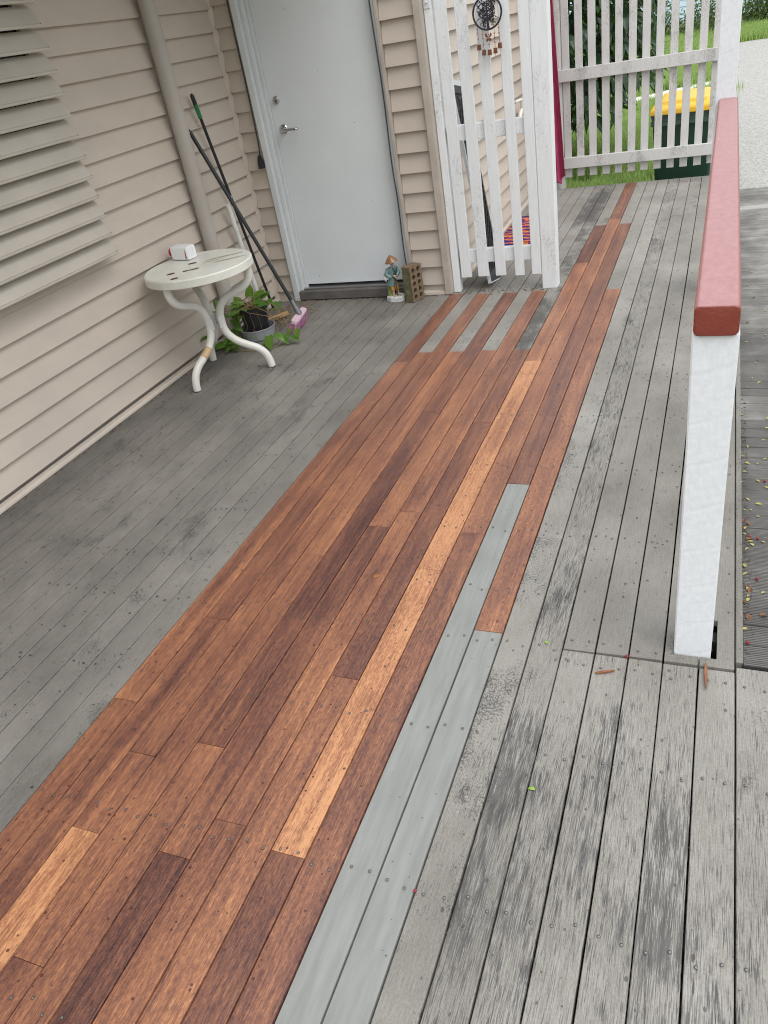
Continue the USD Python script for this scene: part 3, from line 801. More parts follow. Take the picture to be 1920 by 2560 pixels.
# ------------------------------------------------------------------ gate of white pickets in the alcove mouth
gate = thing('picket_gate', 'white picket gate between the corner of the house and a square post', 'gate')
YG = 4.920
picks = [(-1.543, -1.473), (-1.428, -1.3585), (-1.312, -1.2445), (-1.183, -1.1235), (-1.0745, -1.0145)]
for i, (a, b) in enumerate(picks):
    obj('picket', post(a, b, YG, YG + .019, .093 + U(-.003, .003), 2.1, .003, 50 + i, .0014, 12), M['gate_white'], gate, smooth=35, rnd=random.random())
for z0, z1 in ((.180, .268), (.914, 1.002), (1.70, 1.79)):
    obj('rail', box(-1.545, -1.016, YG + .020, YG + .056, z0, z1, .003), M['gate_white'], gate, rnd=random.random())
gp = thing('gate_hinge_post', 'narrow white post with a bolted bracket fixed to the house corner', 'post')
obj('post', post(-1.600, -1.5535, YG - .01, YG + .05, .003, 2.2, .003, 61, .0012), M['gate_white'], gp, smooth=35, rnd=.77)
obj('bracket', box(-1.590, -1.561, YG - .0145, YG - .0102, 1.612, 1.70, .001), M['frame'], gp)
obj('bolt', yrot(lathe([(0, 0), (.0065, 0), (.0065, .003), (.004, .007), (0, .008)], 10), -1.577, YG - .0145, 1.642), M['frame'], gp, smooth=30)
obj('square_post', post(-1.0125, -.9165, YG, YG + .098, -.005, 2.44, .004, 71, .0016, 14), M['gate_white'], smooth=35, rnd=.21,
    label='square rough-sawn white post standing beside the picket gate', cat='post')

# ------------------------------------------------------------------ hand rail and its posts
obj('handrail_post', post(PX0, PX1, PY0, PY1, -.05, .9285, .004, 83, .0012, 10), M['post_white'], smooth=35, rnd=.44,
    label='white square post carrying the near end of the red handrail', cat='post')
rings_ = []
for y, s in [(1.692, .88), (1.694, .96), (1.699, 1.0)] + [(yy, 1.0) for yy in np.linspace(1.8, 4.719, 22)]:
    cx, cz, hw, hh = .0125 + wob([y, 1, 1], 1.5, .0012, 5), .9625 + wob([y, 4, 1], 1.2, .001, 6), .0455 * s, .0340 * s
    sec = []
    for qx, qz, a0 in ((1, -1, -90), (1, 1, 0), (-1, 1, 90), (-1, -1, 180)):
        r = .012
        for t in (0, 30, 60, 90):
            ang = math.radians(a0 + t)
            sec.append((cx + qx * (hw - r) + r * math.cos(ang), y, cz + qz * (hh - r) + r * math.sin(ang)))
    rings_.append(sec)
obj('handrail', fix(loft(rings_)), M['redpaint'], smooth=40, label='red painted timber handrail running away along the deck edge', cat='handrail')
obj('verandah_post', post(-.0500, .0440, 4.720, 4.815, -.3, 2.7, .004, 91, .0014, 14), M['post_white'], smooth=35, rnd=.62,
    label='tall white rough-sawn post at the far end of the red handrail', cat='post')

# ------------------------------------------------------------------ fence at the far end of the deck
fence = thing('paling_fence', 'weathered grey-white paling fence across the far end of the deck', 'fence')
for i in range(12):
    xa = -1.350 + .1115 * i + U(-.003, .003)
    obj('paling', post(xa, xa + .0625, 7.862, 7.880, .090 + U(-.004, .004), 1.95, .002, 100 + i, .0018, 10), M['fence_white'], fence, smooth=35, rnd=random.random())
for z0, z1 in ((.168, .262), (.886, .982), (1.68, 1.77)):
    obj('rail', box(-1.42, .03, 7.826, 7.8615, z0, z1, .003), M['fence_white'], fence, rnd=random.random())
obj('fence_post', tube([(-1.395, 7.89, -.46), (-1.395, 7.89, 1.95)], .044, 16), M['fence_white'], fence, smooth=40, rnd=.3)


# ------------------------------------------------------------------ round garden table
TX, TY, TZ = -2.629, 3.620, .640
table = thing('garden_table', 'round cream metal garden table with three curved tube legs', 'table', (TX, TY, 0))
obj('tabletop', lathe([(0, TZ - .004), (.270, TZ - .004), (.276, TZ - .0015), (.283, TZ - .001), (.294, TZ - .001), (.3005, TZ - .007), (.3005, TZ - .044), (.297, TZ - .047), (.293, TZ - .044), (.293, TZ - .012), (0, TZ - .012)], 72), M['cream'], table, smooth=30)
prof = [(.266, .602), (.269, .565), (.256, .520), (.218, .484), (.165, .462), (.110, .440), (.068, .402), (.047, .350), (.043, .300), (.057, .240), (.098, .190), (.158, .154), (.214, .126), (.252, .088), (.268, .042), (.272, .004)]
for q, ang in enumerate((math.atan2(3.356 - TY, -2.675 - TX), math.atan2(3.70 - TY, -2.356 - TX), math.atan2(3.817 - TY, -2.865 - TX))):
    pts = spline([(r * math.cos(ang), r * math.sin(ang), z) for r, z in prof], 5)
    lg = obj('leg', tube(pts, .0215, 16), M['cream_leg'], table, smooth=True)
    if q == 0:
        seg = spline([(r * math.cos(ang), r * math.sin(ang), z) for r, z in prof], 5)
        seg = seg[(np.abs(seg[:, 2] - .172) < .022) & (np.hypot(seg[:, 0], seg[:, 1]) > .05)]
        obj('tape_band', tube(seg, .0222, 16), M['tape'], lg, smooth=True)
for ang in (math.radians(318), math.radians(78), math.radians(200)):
    c, sn = math.cos(ang), math.sin(ang)
    R = np.array([[c, -sn, 0], [sn, c, 0], [0, 0, 1]])
    obj('clamp_plate', join(put(hull([(.050 + d, yy, z) for d in (0, .004) for yy in (-.001, .038) for z in (.278, .345)]), R @ rot([0, 0, 1], .35), (0, 0, 0)),
                            put(hull([(.050 + d, yy, z) for d in (0, .004) for yy in (-.038, .001) for z in (.278, .345)]), R @ rot([0, 0, 1], -.35), (0, 0, 0))), M['clampgrey'], table)
def blot(cx, cy, z, a, b, ang, seed, n=22, th=.0008):
    """a thin uneven patch lying on a surface"""
    t = np.linspace(0, 2 * np.pi, n, endpoint=False)
    r = .55 + .9 * meshkit.fbm(np.c_[np.cos(t) * 1.7, np.sin(t) * 1.7, np.full(n, seed * 3.1)], 3, seed)
    x, y = a * r * np.cos(t), b * r * np.sin(t)
    c, s_ = math.cos(ang), math.sin(ang)
    P = np.c_[cx + x * c - y * s_, cy + x * s_ + y * c]
    return fix(loft([np.c_[P, np.full(n, z)], np.c_[P + (np.array([cx, cy]) - P) * .05, np.full(n, z + th)]]))
for i, (x, y, a, b, lb) in enumerate([(-2.685, 3.652, .022, .010, 'dry brown leaf fragment on the table closest to the white bottle'), (-2.636, 3.507, .016, .007, 'small dark leaf fragment in the middle of the table, left of the long one'), (-2.600, 3.533, .030, .006, 'long thin dark leaf fragment in the middle of the round table'),
                                      (-2.706, 3.468, .022, .010, 'brown leaf fragment near the left rim of the round table'), (-2.622, 3.375, .021, .011, 'brown leaf fragment at the front rim of the round table')]):
    obj('dead_leaf', blot(x, y, TZ - .0035, a, b, .75, 5 + i, th=.003), M['chip'], label=lb, cat='leaf fragment', group='leaf fragments on the table')
for i, (x, y, a, b) in enumerate([(-2.535, 3.766, .105, .015), (-2.473, 3.697, .095, .014), (-2.565, 3.69, .06, .008)]):
    obj('water_mark', blot(x - TX, y - TY, TZ - .0032, a, b, .62, 40 + i, 40, th=.0004), M['stain'], table)

# bottle lying on the table
bt = thing('plastic_bottle', 'white plastic bottle with a red cap lying on the round table', 'bottle')
ax = np.array([.985, -.17, 0]); sd = np.array([.17, .985, 0]); c0 = np.array([-2.808, 3.762, TZ - .003 + .0385])
def ring(t, w, h, r, n=5):
    out = []
    for qx, qz, a0 in ((1, -1, -90), (1, 1, 0), (-1, 1, 90), (-1, -1, 180)):
        for k in range(n):
            g = math.radians(a0 + 90 * k / (n - 1))
            out.append(c0 + ax * t + sd * (qx * (w - r) + r * math.cos(g)) + np.array([0, 0, qz * (h - r) + r * math.sin(g)]))
    return out
obj('body', fix(loft([ring(.0655, .030, .030, .008), ring(.0675, .034, .034, .010), ring(.060, .0375, .0375, .012), ring(-.050, .0375, .0375, .012), ring(-.061, .034, .034, .014), ring(-.066, .019, .019, .016), ring(-.0665, .017, .017, .016)])), M['bottle'], bt, smooth=35)
obj('cap', fix(loft([ring(-.0668, .0245, .0245, .024), ring(-.090, .0245, .0245, .024), ring(-.0925, .022, .022, .0215)])), M['redcap'], bt, smooth=35)
obj('panel', join(*[hull([c0 + ax * (.0672 + d) + sd * (u + du) + np.array([0, 0, w + dw]) for d in (0, .0012) for du in (-.006, .006) for dw in (-.006, .006)]) for u in (-.018, 0, .018) for w in (-.014, .004, .020)]), M['bottle'], bt)
obj('rust_mark', hull([c0 + ax * t + sd * (-.0378) + np.array([0, 0, w]) for t, w in ((.046, -.028), (.058, -.026), (.058, .010), (.054, .022), (.050, .0))] + [c0 + ax * t + sd * (-.0370) + np.array([0, 0, w]) for t, w in ((.046, -.028), (.058, -.026), (.058, .010), (.052, .020))]), M['rust'], bt)

# ------------------------------------------------------------------ broom, poles
br = thing('broom', 'black-handled broom with a pink head leaning on the downpipe', 'broom')
ha, hb = np.array([-2.490, 4.432, .086]), np.array([-2.452, 4.192, .080])
hd = (hb - ha) / np.linalg.norm(hb - ha); hs = np.cross([0, 0, 1], hd); hs /= np.linalg.norm(hs)
tiltv = np.array([0, 0, 1]) * .90 + hs * .40; tiltv /= np.linalg.norm(tiltv); hs2 = np.cross(hd, tiltv)
def hp(t, s_, z): return ha + (hb - ha) * t + hs2 * s_ + tiltv * z
pts = []
for t, k in ((0, .55), (.04, .85), (.1, 1), (.9, 1), (.96, .85), (1, .55)):
    for sg_ in (-1, 1):
        pts += [hp(t, sg_ * .023 * k, .010), hp(t, sg_ * .023 * k, -.006), hp(t, sg_ * .020 * k, .013)]
obj('head', hull(pts), M['pink'], br)
bb = []
for i in range(430):
    t, s_ = U(.01, .99), U(-.021, .021)
    a = hp(t, s_, -.006)
    e = hp(t + (t - .5) * .04 + U(-.02, .02), s_ * 1.3 - .004 + U(-.010, .010), -.072 - U(0, .016)); e[2] = max(e[2], .003)
    mid = (a + e) / 2 + hs2 * s_ * .25
    bb.append(tube([a, mid, e], [.0022, .0020, .0014], 4))
obj('bristles', join(*bb), M['pinkb'], br)
top = np.array([-2.912, 4.285, 1.245]); base = hp(.48, 0, .014)
u = (top - base) / np.linalg.norm(top - base)
obj('ferrule', tube([base, base + u * .045, base + u * .052, base + u * .10], [.020, .0175, .0150, .0140], 14), M['ferrule'], br, smooth=40)
obj('handle', tube([base + u * .09, base + u * .4, top - u * .04, top - u * .02, top], [.0118, .0118, .0118, .0110, .004], 12), M['black'], br, smooth=40)
p2 = thing('black_pole', 'thin black pole with a green grip leaning in the corner', 'pole')
a, e = np.array([-2.905, 4.400, 1.415]), np.array([-2.875, 4.690, .004])
u = (e - a) / np.linalg.norm(e - a)
obj('shaft', tube([a + u * .13, a + u * .7, e], .0095, 12), M['black'], p2, smooth=True)
obj('grip', tube([a + u * .060, a + u * .062, a + u * .137, a + u * .139], [.011, .0135, .0125, .011], 12), M['green'], p2, smooth=40)
obj('end_cap', tube([a, a + u * .004, a + u * .014, a + u * .061], [.003, .009, .0122, .0128], 12), M['black'], p2, smooth=40)
obj('printed_mark', join(*[put(sphere(.0035, (0, 0, 0), 1, (.7, .7, 1.6)), rot([1, 0, 0], g), a + u * d + np.array([.0080, -.006, 0])) for d, g in ((.615, .6), (.622, -.6), (.630, 0.), (.655, .4), (.690, 0))]), M['cream'], p2)
obj('white_pipe', tube([(-2.892, 4.466, .775), (-2.885, 4.575, .004)], .0155, 14), M['white_pvc'], smooth=40, label='short white plastic pipe standing up behind the round table', cat='pipe')

# ------------------------------------------------------------------ potted creeper
pot = thing('potted_plant', 'black pot of trailing green creeper standing in a grey tub', 'plant')
PC = np.array([-2.712, 4.175, 0])
obj('tub', lathe([(0, .003), (.096, .003), (.104, .012), (.114, .072), (.119, .074), (.117, .078), (.111, .076), (.100, .014), (0, .012)], 36, PC), M['tub'], pot, smooth=35)
obj('flower_pot', lathe([(0, .016), (.072, .016), (.088, .185), (.097, .186), (.100, .212), (.094, .214), (.088, .190), (0, .188)], 36, PC), M['pot'], pot, smooth=35)
obj('soil', lathe([(0, .196), (.0875, .191), (.0875, .188), (0, .188)], 20, PC), M['soil'], pot)
vines = []
def vine(pts, r=.0022): vines.append(tube(spline(pts, 5), r, 5))
lp = [  # leaf: place, length, heading, pitch
    ((-2.76, 4.24, .262), .105, (.35, -.3, 1.0)), ((-2.70, 4.22, .25), .085, (.75, .1, .55)), ((-2.70, 4.19, .215), .105, (.95, -.25, .15)), ((-2.80, 4.20, .215), .080, (-.4, -.3, .2)),
    ((-2.75, 4.15, .23), .07, (.2, -.7, .3)), ((-2.76, 4.13, .19), .06, (.3, -.6, -.3)), ((-2.84, 4.15, .15), .080, (.1, -.4, .9)), ((-2.85, 4.13, .135), .075, (.6, -.3, -.5)),
    ((-2.80, 4.06, .105), .070, (.9, -.3, 0.)), ((-2.85, 4.08, .085), .070, (.7, -.4, -.2)), ((-2.91, 4.06, .20), .065, (-.6, -.2, .3)), ((-2.915, 4.12, .23), .06, (-.4, 0, .6)),
    ((-2.90, 3.88, .115), .065, (-.8, -.35, -.05)), ((-2.895, 3.90, .13), .055, (.2, -.2, .6)), ((-2.87, 3.98, .035), .075, (-.7, -.5, -.1)), ((-2.83, 3.97, .05), .060, (.5, .2, .6)),
    ((-2.80, 3.98, .03), .060, (.8, -.3, .1)), ((-2.62, 4.00, .055), .06, (-.4, -.4, .5)), ((-2.59, 4.01, .022), .055, (.6, -.6, .1)), ((-2.53, 3.99, .07), .095, (.35, -.75, -.45)),
    ((-2.50, 4.03, .07), .075, (.8, -.3, -.35)), ((-2.47, 4.05, .045), .070, (.75, -.5, -.3)), ((-2.44, 4.07, .05), .06, (.3, .5, .55)), ((-2.41, 4.05, .045), .070, (.9, -.1, -.2)),
    ((-2.365, 4.05, .05), .060, (.1, .25, .9)), ((-2.79, 3.93, .03), .05, (-.1, -.8, -.1)), ((-2.88, 4.28, .19), .06, (-.4, .2, .4)), ((-2.78, 4.30, .24), .075, (-.2, .3, .8)),
    ((-2.69, 4.27, .23), .07, (.6, .5, .4)), ((-2.84, 4.24, .20), .07, (-.6, .1, .2)), ((-2.73, 4.10, .215), .055, (.5, -.5, .1)), ((-2.65, 4.22, .205), .06, (.9, .2, .1)),
    ((-2.92, 4.16, .10), .055, (-.2, -.6, .1)), ((-2.91, 3.98, .09), .055, (-.3, -.6, .3)), ((-2.90, 4.20, .26), .06, (-.2, -.2, .8)), ((-2.82, 4.05, .19), .055, (-.2, -.7, .2))]
for _ in range(34):
    g, rr = U(0, 6.28), U(.03, .17)
    lp.append(((PC[0] + rr * math.cos(g) - .02, PC[1] + rr * math.sin(g), .235 + U(-.04, .05) - rr * .35), U(.045, .08), (math.cos(g), math.sin(g), U(-.2, .8))))
for _ in range(16):
    lp.append(((U(-2.92, -2.70), U(3.92, 4.05), U(.012, .06)), U(.04, .065), (U(-1, 1), U(-1, .3), U(-.1, .5))))
for (p, L, h) in lp:
    p = np.array(p)
    m = put(leaf(L, L * .66, .22, .22, heart=1.0), frame(h, (U(-.15, .15), U(-.35, -.05), 1), U(-.4, .4)), p)
    obj('leaf', m, M['pothos'], pot, smooth=True)
    root = PC + np.array([U(-.05, .05), U(-.05, .05), .195])
    if p[2] > .17: vine([root, (root + p) / 2 + np.array([0, 0, .015]), p])
vine([PC + (.05, -.05, .2), PC + (.10, -.08, .215), PC + (.17, -.07, .16), PC + (.205, -.10, .05), (-2.50, 4.03, .05), (-2.47, 4.00, .02), (-2.55, 3.95, .01), (-2.66, 3.93, .008), (-2.80, 3.95, .012)])
vine([PC + (.03, .04, .2), PC + (.12, .03, .21), PC + (.20, -.02, .17), PC + (.26, -.06, .09), (-2.44, 4.07, .04), (-2.40, 4.05, .03)])
vine([PC + (-.02, -.06, .2), PC + (.04, -.12, .205), PC + (.12, -.12, .19), PC + (.19, -.06, .14), PC + (.22, 0, .05)], .0018)
vine([PC + (-.05, -.04, .2), PC + (-.12, -.09, .21), PC + (-.15, -.15, .15), PC + (-.14, -.20, .05), (-2.83, 3.97, .02)])
vine([PC + (-.06, 0, .2), PC + (-.14, -.02, .22), PC + (-.19, -.10, .20), PC + (-.19, -.22, .14), (-2.90, 3.88, .11)])
vine([(-2.87, 3.98, .02), (-2.75, 3.93, .008), (-2.62, 3.93, .008), (-2.52, 3.98, .02)], .0018)
for q in range(3):
    g = -1.7 + q * .45
    vine([PC + (.09 * math.cos(g), .09 * math.sin(g), .20), PC + (.105 * math.cos(g), .105 * math.sin(g), .17), PC + (.10 * math.cos(g + .06), .10 * math.sin(g + .06), .11), PC + (.118 * math.cos(g + .02), .118 * math.sin(g + .02), .08), PC + (.124 * math.cos(g + .1), .124 * math.sin(g + .1), .03)], .0009)
obj('vine', join(*vines), M['twig'], pot, smooth=True, kind='stuff')
tw = []
for i in range(46):
    c = np.array([U(-2.90, -2.52), U(4.34, 4.78), 0]); g = U(0, 6.28); L = U(.04, .13)
    d = np.array([math.cos(g), math.sin(g), 0])
    tw.append(tube(spline([c - d * L + (0, 0, U(.004, .03)), c + (U(-.02, .02), U(-.02, .02), U(.01, .05)), c + d * L + (0, 0, U(.004, .03))], 4), U(.0010, .0022), 4))
obj('dry_twigs', join(*tw), M['twig'], kind='stuff')
obj('timber_offcut', put(box(-.09, .09, -.012, .012, 0, .024, .002), frame((.75, .66, .10)), (-2.74, 4.47, .012)), M['scrap'], label='small raw timber offcut lying behind the potted creeper', cat='offcut')

# ------------------------------------------------------------------ ceramic figurine by the door
fg = thing('figurine', 'small glazed figurine of a bearded person in a conical hat leaning on a staff', 'figurine', (-1.972, 4.795, .0015))
F, S_ = np.array([.80, -.60, 0]), np.array([.60, .80, 0])            # facing, far side
def fp(f, s_, z): return F * f + S_ * s_ + np.array([0, 0, z])
t8 = np.linspace(0, 2 * np.pi, 8, endpoint=False) + math.pi / 8
def oct_(z, k=1.0): return [(.066 * k * math.cos(t), .048 * k * math.sin(t), z) for t in t8]
obj('base', fix(loft([oct_(0), oct_(.003, 1.03), oct_(.030, 1.03), oct_(.034, 1.0), oct_(.036, .93)])), M['fig_white'], fg)
zz = []
for i in range(8):
    p, q = np.array(oct_(.009, 1.035)[i]), np.array(oct_(.009, 1.035)[(i + 1) % 8])
    k = 5
    line = [p + (q - p) * (j / k) + np.array([0, 0, .016 * (j % 2)]) for j in range(k + 1)]
    zz.append(tube(line, .0011, 4))
obj('base_pattern', join(*zz), M['fig_glaze_blue'], fg, kind='stuff')
obj('stump', fix(loft([[(-.034 + (.026 * k) * math.cos(t), .004 + (.024 * k) * math.sin(t), z) for t in np.linspace(0, 6.28, 12, endpoint=False)] for z, k in ((.034, 1.15), (.05, .95), (.08, .88), (.108, .95))])), M['fig_stump'], fg, smooth=40)
def ell(c, a, b, z, n=16, skew=0):
    return [np.asarray(c) + F * a * math.cos(t) + S_ * b * math.sin(t) + np.array([0, 0, z]) for t in np.linspace(0, 2 * np.pi, n, endpoint=False)]
# trunk, robe
o = np.array([-.010, 0, 0])
obj('robe', fix(loft([ell(o + (-.012, 0, 0), .030, .033, .104), ell(o + (-.010, 0, 0), .031, .035, .112), ell(o, .024, .029, .150), ell(o, .0215, .0265, .170), ell(o + (.004, 0, 0), .025, .031, .192), ell(o + (.006, 0, 0), .025, .036, .212), ell(o + (.008, 0, 0), .019, .028, .226), ell(o + (.012, 0, 0), .010, .012, .233)])), M['fig_robe'], fg, smooth=50)
obj('sash', fix(loft([ell(o, .0245, .0300, .163), ell(o, .0245, .0295, .172)])), M['fig_robe_dark'], fg, smooth=50)
obj('lapel', join(tube(spline([fp(.026, -.014, .224), fp(.030, -.006, .205), fp(.027, .004, .175)], 4), .0030, 6), tube(spline([fp(.026, .016, .224), fp(.031, .010, .205), fp(.027, .002, .175)], 4), .0030, 6)), M['fig_robe_dark'], fg, smooth=True)
legs = chain([fp(-.006, -.012, .115), fp(.010, -.014, .076)], [.017, .0135]) + chain([fp(.002, .014, .115), fp(.018, .014, .078)], [.017, .0135])
v, f = arr(legs); obj('trousers', (v + o, f), M['fig_trouser'], fg, smooth=60)
sk = chain([fp(.010, -.014, .082), fp(.010, -.014, .045), fp(.016, -.015, .0405), fp(.034, -.017, .0395)], [.0085, .0065, .0065, .0050]) + chain([fp(.018, .014, .082), fp(.022, .016, .045), fp(.028, .017, .0405), fp(.048, .018, .0395)], [.0085, .0065, .0065, .0050])
v, f = arr(sk); obj('feet', (v + o, f), M['fig_skin'], fg, smooth=60)
hc = fp(.016, 0, .256) + o
head = m3.Manifold.hull_points(sphere(.0165, hc, 2, (1, 1, 1))[0])
head += chain([hc + fp(.004, 0, -.012), hc + fp(-.002, 0, -.030)], [.010, .010])                # neck
head += m3.Manifold.hull_points(np.vstack([sphere(.0030, hc + fp(.0185, 0, -.003), 1)[0], sphere(.0016, hc + fp(.0155, 0, .006), 1)[0]]))   # nose
for q in (-1, 1):
    head += m3.Manifold.hull_points(sphere(.0030, hc + fp(.004, q * .0168, -.001), 1, (1, 1, 1))[0])                                    # ears
    head += m3.Manifold.hull_points(sphere(.0035, hc + fp(.0130, q * .0075, -.005), 1)[0])                                              # cheeks
obj('head', head.refine_to_length(.004), M['fig_skin'], fg, smooth=50)
obj('beard', join(tube([hc + fp(.0145, 0, -.010), hc + fp(.0170, 0, -.022), hc + fp(.0140, 0, -.036)], [.0075, .0060, .0012], 8), tube([hc + fp(.0165, -.007, -.0085), hc + fp(.0185, 0, -.0065), hc + fp(.0165, .007, -.0085)], [.0012, .0022, .0012], 6)), M['fig_hair'], fg, smooth=True)
obj('eyes', join(*[sphere(.0017, hc + fp(.0155, q * .0062, .0035), 1) for q in (-1, 1)]), M['fig_ink'], fg)
obj('brow', join(*[tube([hc + fp(.0158, q * .003, .0068), hc + fp(.0145, q * .009, .0072)], .0010, 5) for q in (-1, 1)]), M['fig_hair'], fg)
hat = lathe([(.0, .036), (.006, .0355), (.020, .023), (.034, .008), (.044, -.006), (.0445, -.0085), (.033, .003), (.019, .016), (.0, .028)], 26)
obj('hat', put(hat, frame(np.array([.95, 0, .10]) @ np.array([F, S_, [0, 0, 1]]), np.array([-.10, -.12, .98]) @ np.array([F, S_, [0, 0, 1]])), hc + fp(-.001, 0, .013)), M['fig_hat'], fg, smooth=40)
sl = chain([fp(.004, -.032, .214), fp(.000, -.046, .186), fp(.024, -.028, .168)], [.0125, .0140, .0110])
v, f = arr(sl); obj('sleeve', (v + o, f), M['fig_robe'], fg, smooth=60)
sl = chain([fp(.006, .032, .214), fp(.014, .042, .180), fp(.028, .020, .168)], [.0125, .0150, .0110])
v, f = arr(sl); obj('sleeve', (v + o, f), M['fig_robe'], fg, smooth=60)
v, f = arr(chain([fp(-.006, -.050, .186), fp(-.004, -.054, .158), fp(-.002, -.050, .146)], [.010, .0095, .005])); obj('sleeve_lining', (v + o, f), M['fig_white'], fg, smooth=60)
hands = None
for q, z0 in ((-1, .171), (1, .163)):
    h = chain([fp(.030, q * .008, z0), fp(.0385, q * .0045, z0)], [.0055, .0050])
    for j in range(4):
        h += chain([fp(.0385, q * .006, z0 + .0042 - j * .0026), fp(.0435, q * .001, z0 + .0040 - j * .0026), fp(.0415, -q * .0045, z0 + .0038 - j * .0026)], [.0017, .0016, .0014])
    h += chain([fp(.0350, q * .0050, z0 + .005), fp(.0385, -q * .001, z0 + .0072)], [.0018, .0015])
    hands = h if hands is None else hands + h
v, f = arr(hands); obj('hands', (v + o, f), M['fig_skin'], fg, smooth=60)
obj('staff', tube(np.array([fp(.039, 0, .188), fp(.038, 0, .11), fp(.036, .001, .037)]) + o, [.0030, .0034, .0036], 8), M['fig_staff'], fg, smooth=True)

# ------------------------------------------------------------------ hollow brick on end
bk = thing('hollow_brick', 'hollow clay brick stood on end beside the figurine', 'brick', (-1.827, 4.723, .002))
E1, E2 = np.array([.397, .918, 0]), np.array([-.918, .397, 0])        # along the pierced face, along the mossy face
BW, BT, BH = .112, .070, .232
shape = sg.box(0, 0, BW, BH).buffer(-.004).buffer(.004)
for r_ in range(5):
    for c_ in range(2):
        cx, cy = .032 + c_ * .048, .030 + r_ * .043
        shape = shape.difference(affinity.scale(sg.Point(cx, cy).buffer(.0155, 8), 1.0, 1.12))
mm = trimesh.creation.extrude_polygon(shape, BT, engine='earcut')
v = np.array(mm.vertices)
obj('body', (v[:, :1] * E1 + v[:, 2:3] * E2 + v[:, 1:2] * np.array([0, 0, 1.0]), np.array(mm.faces)[:, ::-1] if np.dot(np.cross(E1, [0, 0, 1]), E2) < 0 else np.array(mm.faces)), M['brick'], bk)
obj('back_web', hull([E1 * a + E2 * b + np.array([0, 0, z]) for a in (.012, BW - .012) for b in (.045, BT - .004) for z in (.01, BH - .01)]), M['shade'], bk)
t = np.array(sphere(1, sub=3)[0])
pl = []
for i, s_ in enumerate(np.linspace(.004, BT - .002, 8)):
    for j, z in enumerate(np.linspace(.002, BH - .004, 18)):
        d = .0018 + wob([s_ * 40, z * 40, 3], 1, .0016, 3)
        pl.append(E2 * s_ - E1 * d + np.array([0, 0, z]))
obj('mossy_face', (np.array(pl), np.array([(i * 18 + j, (i + 1) * 18 + j, (i + 1) * 18 + j + 1, i * 18 + j + 1) for i in range(7) for j in range(17)])), M['brick_moss'], bk, smooth=True)

# ------------------------------------------------------------------ hanging wind chime, tree in a ring
ch = thing('wind_chime', 'black iron tree-of-life ring with rusty bells hanging on the picket gate', 'wind chime', (-1.2325, 4.880, 1.542))
RR = .0785
def ringtube(r, rad, n=56): return tube([(r * math.cos(t), 0, r * math.sin(t)) for t in np.linspace(0, 2 * np.pi, n + 1)], rad, 8)
obj('ring', ringtube(RR, .0052), M['iron'], ch, smooth=True)
obj('trunk', fix(loft([[(x - w, -.0012, z), (x + w, -.0012, z), (x + w, .0012, z), (x - w, .0012, z)] for z, x, w in ((-.0775, .004, .0095), (-.066, .001, .0062), (-.04, 0, .0052), (-.01, -.001, .0048), (.03, 0, .0042), (.06, .0, .002))])), M['iron'], ch)
brs, lvs = [], []
def curl(x, z, ang, size, turn, n=22):
    """a branch that ends in a spiral"""
    P, g = [(x, 0, z)], ang
    for i in range(n):
        st = size * (1 - i / (n + 4)) / n * 2.3
        x += st * math.cos(g); z += st * math.sin(g)
        if math.hypot(x, z) > RR - .004: break
        g += turn * (.05 + .030 * i) * (22 / n) ** .5 * .55
        P.append((x, 0, z))
    if len(P) > 3:
        brs.append(tube(P, [.0024, .0018, .0013], 5))
        for i in range(3, len(P), 4):
            q = np.array(P[i]); h = U(0, 6.28)
            lvs.append(hull([q + (.0075 * math.cos(h) * a - .0026 * math.sin(h) * b, c, .0075 * math.sin(h) * a + .0026 * math.cos(h) * b) for a, b in ((.1, 0), (.5, 1), (.5, -1), (1.15, 0)) for c in (-.0008, .0008)]))
for z0, sgn in [(z, s_) for z in (-.036, -.030, -.022, -.014, -.006, .004, .014, .024, .034, .044, .052) for s_ in (-1, 1)]:
    a0 = U(.05, .75)
    for sz, tn in ((U(.050, .070), 1), (U(.030, .045), -1)):
        curl(sgn * .004, z0 + U(-.004, .004), (a0 if sgn > 0 else math.pi - a0), sz, tn * sgn)
        a0 -= .8
for sgn in (-1, 1):
    curl(sgn * .004, -.03, -.35 if sgn > 0 else math.pi + .35, .062, -sgn)
    curl(sgn * .004, -.012, -.15 if sgn > 0 else math.pi + .15, .072, -sgn * .7)
obj('branches', join(*brs), M['iron'], ch, smooth=True)
obj('leaves', join(*lvs), M['iron'], ch, kind='stuff')
O = np.array([-1.2325, 1.542])
def bell(x, z, tilt):
    w = .0094
    m = join(hull([(sx * w * k, sy * w * k * .8, zz_) for sx in (-1, 1) for sy in (-1, 1) for zz_, k in ((0, .96), (-.027, 1.08))]), tube([(0, 0, -.027), (0, 0, -.040)], .0010, 5),
             tube([(-.0035, 0, 0), (-.003, 0, .004), (0, 0, .0068), (.003, 0, .004), (.0035, 0, 0)], .0006, 5))
    return put(m, rot([0, 1, 0], tilt), (x, 0, z))
